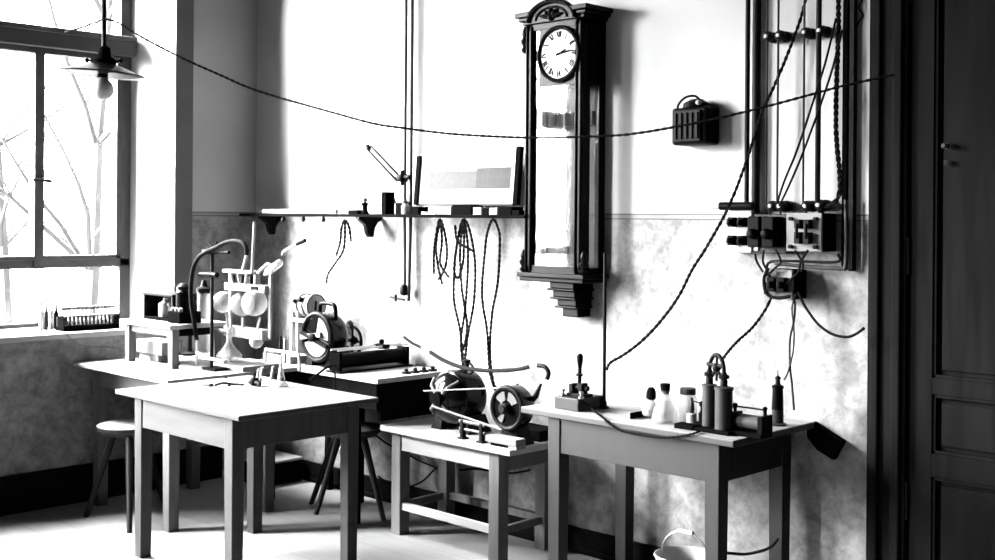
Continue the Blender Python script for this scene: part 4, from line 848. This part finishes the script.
MB().lathe([(.02, 0), (.02, .06), (.028, .062), (.028, .075), (.008, .09)], ((x0_ + x1_) / 2 + .05, 3.3, ZI + .016), seg=16).build('pillar', 'zinc', g)
p = Vector((onY(182, 305, 3.26).x, 3.26, ZI))
g = thing('relay', 'black instrument with knobs and coil at the right end of the raised stand', 'instrument', p)
MB().box((p.x - .055, 3.21, ZI), (p.x + .06, 3.34, ZI + .06)).build('case', 'bakelite', g, bevel=.004)
MB().lathe([(.04, 0), (.04, .10), (.03, .11)], p + Vector((0, .01, .06)), seg=24).build('coil', 'black', g)
m = MB()
for s in (-1, 0, 1): m.lathe([(.008, 0), (.012, .006), (.012, .018), (.005, .022)], p + Vector((.035 * s, -.03, .06)), seg=10)
m.build('knob', 'porc', g)
MB().lathe([(.012, .17), (.03, .175), (.034, .19), (.02, .205), (.005, .21)], p + Vector((0, .01, 0)), seg=18).build('cap', 'iron', g)
p = Vector((onY(164, 300, 3.33).x, 3.428, ZI))
g = thing('glass_jar', 'small clear jar with a pale neck behind the relay on the raised stand', 'jar', p)
MB().lathe([(.03, 0), (.036, .008), (.036, .12), (.02, .14), (.018, .17), (.022, .172)], p, seg=20).build('glass_body', 'frost', g)
MB().lathe([(.016, .15), (.02, .173), (.012, .19)], p, seg=14).build('stopper', 'cork', g)
p = Vector((onY(204, 300, 3.55).x, 3.55, .76))
g = thing('glass_cylinder', 'tall clear cylinder with a dark collar behind the black hose', 'cylinder', p)
MB().lathe([(.05, 0), (.05, .012), (.036, .02), (.036, .36), (.04, .365)], p, seg=24).build('glass_body', 'frost', g)
MB().lathe([(.04, .36), (.044, .365), (.044, .385), (.02, .395), (.012, .43)], p, seg=20).build('collar', 'iron', g)
p = Vector((onY(190, 290, 3.56).x, 3.56, .76))
g = thing('coil_stand', 'dark coil on an upright post behind the raised stand', 'coil', p)
MB().lathe([(.06, 0), (.06, .012), (.014, .02), (.012, .26)], p, seg=20).build('post', 'iron', g)
MB().lathe([(.02, 0), (.05, .001), (.05, .09), (.02, .091)], p + Vector((-.045, 0, .30)), (1, 0, 0), 24).build('winding', 'black', g)
MB().cyl(p + Vector((-.075, 0, .30)), p + Vector((.075, 0, .30)), .012).build('core', 'zinc', g)
# under the stand
a, b = onY(141, 350, 3.26), onY(163, 350, 3.26)
g = thing('porcelain_box', 'white block standing between the legs of the raised stand', 'box', ((a.x + b.x) / 2, 3.3, .76))
MB().box((a.x, 3.25, .76), (b.x - .03, 3.36, .80)).build('foot_block', 'porc', g, bevel=.003); MB().box((a.x - .015, 3.24, .80), (b.x + .02, 3.37, .87)).build('upper_block', 'porc', g, bevel=.004)
p = Vector((onY(166, 358, 3.22).x, 3.27, .76))
g = thing('bobbin', 'little dark bobbin beside the white block under the raised stand', 'bobbin', p)
MB().lathe([(.03, 0), (.03, .01), (.014, .012), (.014, .05), (.03, .052), (.03, .062)], p, seg=18).build('spool', 'iron', g)
p = Vector((onY(137, 350, 3.25).x, 3.28, .76))
# sill: rack and bottles
ZL = .915
a, b = onZ(62, 331.5, ZL), onZ(127, 329, ZL)
dx_ = (b - a); XR_ = a.x - .03
rk = thing('test_tube_rack', 'long low dark rack of test tubes on the window sill', 'rack', (XR_, (a.y + b.y) / 2, ZL))
MB().box((XR_ - .05, a.y, ZL), (XR_ + .05, b.y, ZL + .024)).build('rack_base', 'bakelite', rk, bevel=.003)
NT = 14
m = MB()
for i in range(NT + 1): y = a.y + .005 + (b.y - a.y - .010) * i / NT; m.box((XR_ - .034, y - .0062, ZL + .024), (XR_ - .022, y + .0062, ZL + .074))
m.build('rack_slats', 'iron', rk)
m = MB(); m.box((XR_ - .045, a.y, ZL + .074), (XR_ - .016, b.y, ZL + .080)); m.box((XR_ + .016, a.y, ZL + .074), (XR_ + .045, b.y, ZL + .080))
for i in range(NT + 1): y = a.y + .004 + (b.y - a.y - .008) * i / NT; m.box((XR_ - .016, y - .004, ZL + .074), (XR_ + .016, y + .004, ZL + .080))
m.build('rack_rail', 'zinc', rk)
for y in (a.y + .005, b.y - .005): MB().box((XR_ - .045, y - .005, ZL + .024), (XR_ + .045, y + .005, ZL + .08)).build('rack_end', 'bakelite', rk)
tt = None
for i in range(NT):
    y = a.y + .004 + (b.y - a.y - .008) * (i + .5) / NT
    if tt is None:
        tt = thing('test_tube', 'glass test tube standing in the dark rack on the window sill', 'test tube', (0, 0, 0), 'test tubes in the rack')
        MB().lathe([(.003, .0), (.009, .004), (.0115, .012), (.0115, .088), (.0135, .09), (.0135, .093)], (0, 0, 0), seg=14).build('tube_glass', 'tubeglass', tt)
        MB().lathe([(.0095, .086), (.012, .094), (.011, .105)], (0, 0, 0), seg=12).build('stopper', 'porc', tt)
        tt.location = (XR_, y, ZL + .0245)
    else: dup(tt, (XR_, y, ZL + .0245))
for i, (px, h, mt, lab) in enumerate(((44, .155, 'palebottle', 'pale slender bottle farthest left on the window sill'), (48.5, .15, 'zinc', 'grey slender bottle between the two pale bottles on the sill'), (54, .15, 'palebottle', 'pale slender bottle between the grey and the dark bottle on the sill'), (58.5, .142, 'bakelite', 'dark slender bottle next to the test tube rack'))):
    p = onZ(px, 330.5 - .4 * i, ZL) + Vector((-.03, 0, 0)); p.z = ZL
    g = thing('slender_bottle', lab, 'bottle', p, 'bottles on the window sill')
    MB().lathe([(.010, 0), (.0125, .003), (.0125, h * .62), (.006, h * .72), (.005, h * .86), (.007, h * .88)], p, seg=16).build('bottle_body', mt, g)
    MB().lathe([(.0045, h * .86), (.006, h * .9), (.004, h)], p, seg=10).build('stopper', 'zinc', g)
pts = [onZ(66, 333, ZL + .004) + Vector((.015, 0, .0)), onX(68, 336, XP + .022), onX(76, 343, XP + .01), onX(88, 347, XP + .012), onX(104, 347, XP + .02), onX(118, 348, -6.0)]
tag(MB().tube(pts, .0035, 8, 8).build('loose_wire', 'palegrey'), 'pale wire drooping from the sill past the table by the window', 'wire')

# glass pump
YP = 3.46
def G(x, y, Y=YP): return onY(x, y, Y)
gpmp = thing('glass_pump', 'glass vacuum pump of bulbs and tubes in a white frame on the window table', 'pump', (-5.35, YP, .76))
MB().box((-5.375, 3.36, .76), (-5.075, 3.60, .785)).build('base_board', 'porc', gpmp, bevel=.003)
u = G(231, 300).x; v = G(271, 300).x
m = MB()
m.box((u - .010, YP - .01, .785), (u + .010, YP + .005, G(231, 272).z)); m.build('frame_upright', 'porc', gpmp, bevel=.002)
MB().box((v - .009, YP - .01, G(271, 338).z), (v + .009, YP + .004, G(271, 273).z)).build('frame_upright', 'porc', gpmp, bevel=.002)
def bar(x0p, y0p, x1p, y1p, hpx, Yb, name, mt='porc', dep=.035):
    A_, B_ = G(x0p, y0p, Yb), G(x1p, y1p, Yb); h = hpx * .0053
    return MB().box((A_.x, Yb - dep, (A_.z + B_.z) / 2 - h / 2), (B_.x, Yb + .02, (A_.z + B_.z) / 2 + h / 2)).build(name, mt, gpmp, bevel=.002)
bar(230, 287, 270, 288, 7, YP, 'frame_shelf'); bar(229, 331, 268, 334, 10, YP, 'frame_shelf'); bar(228, 271.5, 257, 271.5, 3, YP, 'top_rail')
m = MB(); m.box((G(256, 280).x - .008, YP - .01, G(256, 286).z), (G(256, 280).x + .008, YP + .02, G(256, 272).z)); m.build('frame_upright', 'porc', gpmp)
m = MB()
for q in ((223, 302, .056, 3.42), (242, 304, .064, 3.48), (254.5, 303, .066, 3.40)):
    MB().ball(G(q[0], q[1], q[3]), q[2]).build('glass_bulb', 'frost', gpmp)
m = MB(); m.ball(G(256.5, 341, 3.42), .037); m.tube([G(257, 336, 3.42), G(258, 326, 3.42), G(260, 318, 3.41)], .006, 8); m.build('glass_bulb', 'frost', gpmp)
q = G(229, 357, 3.38)
MB().lathe([(.05, -.01), (.066, 0), (.066, .012), (.03, .05), (.014, .075), (.012, .15)], q, seg=28).build('conical_funnel', 'frost', gpmp)
m = MB()
for P in ([(254.5, 222), (252, 272)], [(247, 254), (242, 272)], [(231, 274), (233, 284)], [(238, 274), (240, 284)], [(247, 274), (245, 284)], [(197, 340), (197, 366)], [(197, 352), (206, 357), (216, 360), (224, 362)], [(204, 327), (216, 329), (229, 332)], [(227, 313), (228, 330)], [(258, 273), (263, 268), (268, 264), (272, 267), (272, 272)], [(283, 256), (284, 252), (292, 247), (300, 243)], [(243, 318), (243, 328)], [(231, 318), (231, 335)]):
    MB().tube([G(x, y, 3.41 if max(q_[0] for q_ in P) > 226 else 3.24) for x, y in P], .0075, 8, 4 if len(P) > 2 else 0).build('glass_tube', 'porc', gpmp)
MB().lathe([(.004, 0), (.012, .02), (.0195, .045), (.0195, .15), (.012, .158), (.008, .165)], G(264, 275, 3.41), G(286, 258, 3.41) - G(264, 275, 3.41), 18).build('glass_syringe', 'frost', gpmp)
MB().cyl(G(297, 244, 3.41), G(305, 240.5, 3.41), .009).build('rubber_tip', 'rubber', gpmp)
m = MB(); 
for k in range(3): m.box((G(233 + 9 * k, 278).x - .014, YP - .012, G(233, 283).z), (G(233 + 9 * k, 278).x + .014, YP + .006, G(233, 275).z))
m.build('stopcock_block', 'iron', gpmp, bevel=.003)
MB().box((G(258, 288).x, YP - .045, G(260, 290).z), (G(264, 288).x, YP - .03, G(260, 286).z)).build('bracket_screw', 'black', gpmp)
# retort stand with clamp and black hose
q = Vector((G(212, 300, 3.29).x, 3.29, .76))
rs = thing('retort_stand', 'thin dark retort stand with a cross clamp holding the black hose', 'stand', q)
MB().cyl((q.x, q.y, .76), (q.x, q.y, G(213, 248, 3.29).z), .009, seg=10).build('rod', 'iron', rs); MB().box((q.x - .06, q.y - .02, .76), (q.x + .06, q.y + .06, .772)).build('foot', 'iron', rs)
m = MB(); m.cyl(G(203, 251, 3.275), G(229, 252.5, 3.275), .009, seg=10); m.box((q.x - .02, q.y - .03, G(212, 254, 3.29).z), (q.x + .02, q.y + .015, G(212, 247, 3.29).z)); m.cyl(G(209, 243, 3.27), G(214, 249, 3.27), .006); m.cyl(G(213, 249, 3.27), G(217, 242, 3.27), .005); m.build('clamp', 'black', rs)
m = MB(); m.cyl(G(200, 274, 3.28), G(217, 275, 3.28), .014, seg=12); m.build('boss', 'black', rs)
pts = [G(x, y, 3.26) for x, y in ((197, 342), (194.5, 325), (191.5, 305), (191, 285), (193.5, 268), (199, 257), (207, 251.5), (216, 247.5), (226, 242.5), (236, 241), (243, 243), (246.5, 249), (246.5, 255))]
tag(MB().tube(pts, .0115, 10, 6).build('rubber_hose', 'rubber'), 'black rubber hose arching over the retort stand to the pump tube', 'hose')
# ------------------------------------------------------------------ on the foreground table
p = onZ(208, 386, .75); d_ = Vector((.96, .1, 0))
tag(MB().obox(p + Vector((0, 0, .006)), (.024, .004, 0), (-.002, .012, 0), (0, 0, .006)).build('metal_clip', 'zinc', bevel=.002), 'small grey metal clip lying near the back edge of the front table', 'clip')
q = [p + Vector((.03, .02, .005)), p + Vector((.035, .06, .012)), p + Vector((.05, .10, .005)), p + Vector((.10, .13, .004))]
tag(MB().tube(q, .005, 8, 6).build('loose_wire', 'iron'), 'short bent wire beside the small clip on the front table', 'wire')
for i, (x, y, lab) in enumerate(((229, 386, 'tiny dark screw on the front table right of the clip'), (226, 378, 'tiny dark screw near the pump end of the front table'))):
    p = onZ(x, y, .75); tag(MB().lathe([(.007, 0), (.007, .006), (.003, .008)], p, seg=10).build('screw', 'iron'), lab, 'screw')
p = onZ(281, 386.5, .75)
g = thing('glass_burner', 'small glass stand with thin upright tubes at the back corner of the front table', 'apparatus', p)
MB().lathe([(.034, 0), (.036, .004), (.022, .02), (.013, .06), (.008, .10), (.007, .15)], p, seg=20).build('glass_foot', 'frost', g)
MB().cyl(p + Vector((-.008, 0, .12)), p + Vector((-.008, 0, .235)), .0055).build('upright_tube', 'iron', g)
MB().cyl(p + Vector((.016, .01, .11)), p + Vector((.016, .01, .225)), .007).build('upright_tube', 'porc', g)
MB().cyl(p + Vector((-.11, -.01, .165)), p + Vector((.13, .0, .165)), .0075).build('cross_tube', 'porc', g)
MB().tube([p + Vector((-.12, -.005, .10)), p + Vector((-.12, -.005, .165)), p + Vector((-.11, -.01, .17))], .006).build('cross_tube', 'porc', g)
MB().tube([p + Vector((.12, 0, .165)), p + Vector((.14, 0, .155)), p + Vector((.145, 0, .09))], .007, 8, 4).build('cross_tube', 'porc', g)
p = onZ(262, 386.5, .75)
g = thing('glass_loop', 'bent white glass tube loop left of the small glass stand', 'tube', p)
MB().tube([p + Vector((-.02, 0, .008)), p + Vector((-.005, 0, .07)), p + Vector((.0, 0, .09))], .007, 8).build('tube', 'porc', g)
MB().tube([p + Vector((-.018, 0, .045)), p + Vector((.05, .01, .04)), p + Vector((.065, .01, .06)), p + Vector((.075, .01, .10))], .0065, 8, 5).build('tube', 'porc', g)
MB().tube([p + Vector((-.02, 0, .007)), p + Vector((-.035, 0, .03)), p + Vector((-.03, 0, .08))], .006, 8, 5).build('tube', 'porc', g)
p = onZ(254, 386, .75)
g = thing('stopcock', 'little dark stopcock lying left of the white glass loop', 'stopcock', p)
m = MB(); m.ball(p + Vector((0, 0, .022)), .022, seg=14); m.tube([p + Vector((-.05, .01, .012)), p + Vector((.03, -.005, .02)), p + Vector((.05, 0, .012))], .009, 8); m.build('body', 'iron', g)
MB().tube([p + Vector((0, 0, .04)), p + Vector((.01, 0, .06))], .006).build('key', 'black', g)
p0, p1 = G(254, 364, 3.55), G(299, 366, 3.75)
b = thing('pale_tray', 'pale shallow tray carrying glass tubes between the two rear tables', 'tray', (-5.29, 3.79, .76))
MB().box((-5.42, 3.72, .76), (-5.17, 3.86, .772)).build('tray_floor', 'porc', b)
m = MB(); m.box((-5.42, 3.72, .772), (-5.17, 3.73, .80)); m.box((-5.42, 3.85, .772), (-5.17, 3.86, .80)); m.box((-5.42, 3.73, .772), (-5.41, 3.85, .80)); m.box((-5.18, 3.73, .772), (-5.17, 3.85, .80)); m.build('tray_rim', 'porc', b)
MB().cyl((-5.40, 3.77, .781), (-5.19, 3.765, .781), .008).build('glass_tube', 'porc', b); MB().cyl((-5.40, 3.82, .781), (-5.19, 3.825, .781), .008).build('glass_tube', 'porc', b)

# ------------------------------------------------------------------ light, camera
sc = bpy.context.scene
w = bpy.data.worlds.new('overcast_sky'); sc.world = w; w.use_nodes = True
nt = w.node_tree; bg = nt.nodes['Background']; bg.inputs[0].default_value = (1, 1, 1, 1)
# overcast sky, brightest where the sun stands behind the cloud (high, towards the near end of the window wall)
tc = nt.nodes.new('ShaderNodeTexCoord'); vd = nt.nodes.new('ShaderNodeVectorMath'); vd.operation = 'DOT_PRODUCT'
D = Vector((-.43, -.68, .66)).normalized(); vd.inputs[1].default_value = D
nt.links.new(tc.outputs['Generated'], vd.inputs[0])
mr = nt.nodes.new('ShaderNodeMapRange'); mr.interpolation_type = 'SMOOTHSTEP'; mr.inputs['From Min'].default_value = .6; mr.inputs['From Max'].default_value = 1.0
mr.inputs['To Min'].default_value = 6.0; mr.inputs['To Max'].default_value = 200.0
nt.links.new(vd.outputs['Value'], mr.inputs['Value']); nt.links.new(mr.outputs[0], bg.inputs[1])
for k, (a, b) in enumerate(WIN):
    l = bpy.data.lights.new('window_daylight', 'AREA'); l.shape = 'RECTANGLE'; l.size = b - a; l.size_y = ZT - ZS
    try: l.cycles.is_portal = True
    except Exception: pass
    o = bpy.data.objects.new('window_daylight', l); C.objects.link(o); o.location = (XW - .10, (a + b) / 2, (ZS + ZT) / 2); o.rotation_euler = (PI / 2, 0, -PI / 2)
cam = bpy.data.cameras.new('camera'); co = bpy.data.objects.new('camera', cam); C.objects.link(co)
cam.sensor_width = 36; cam.lens = 36 * F / 995; cam.shift_y = -62.5 / 995; cam.clip_start = .05
fw = Vector((-SA, CA, 0)); up = Vector((0, 0, 1)); rt = Vector((CA, SA, 0))
r2 = rt * math.cos(TH) + up * math.sin(TH); u2 = up * math.cos(TH) - rt * math.sin(TH)
co.matrix_world = Matrix(((r2.x, u2.x, -fw.x, 0), (r2.y, u2.y, -fw.y, 0), (r2.z, u2.z, -fw.z, H), (0, 0, 0, 1)))
sc.camera = co
vs = sc.view_settings; vs.view_transform = 'Standard'; vs.look = 'None'; vs.gamma = 1; vs.exposure = 2.65
sc.cycles.use_denoising = True; sc.cycles.max_bounces = 8; sc.cycles.diffuse_bounces = 2; sc.cycles.transparent_max_bounces = 24
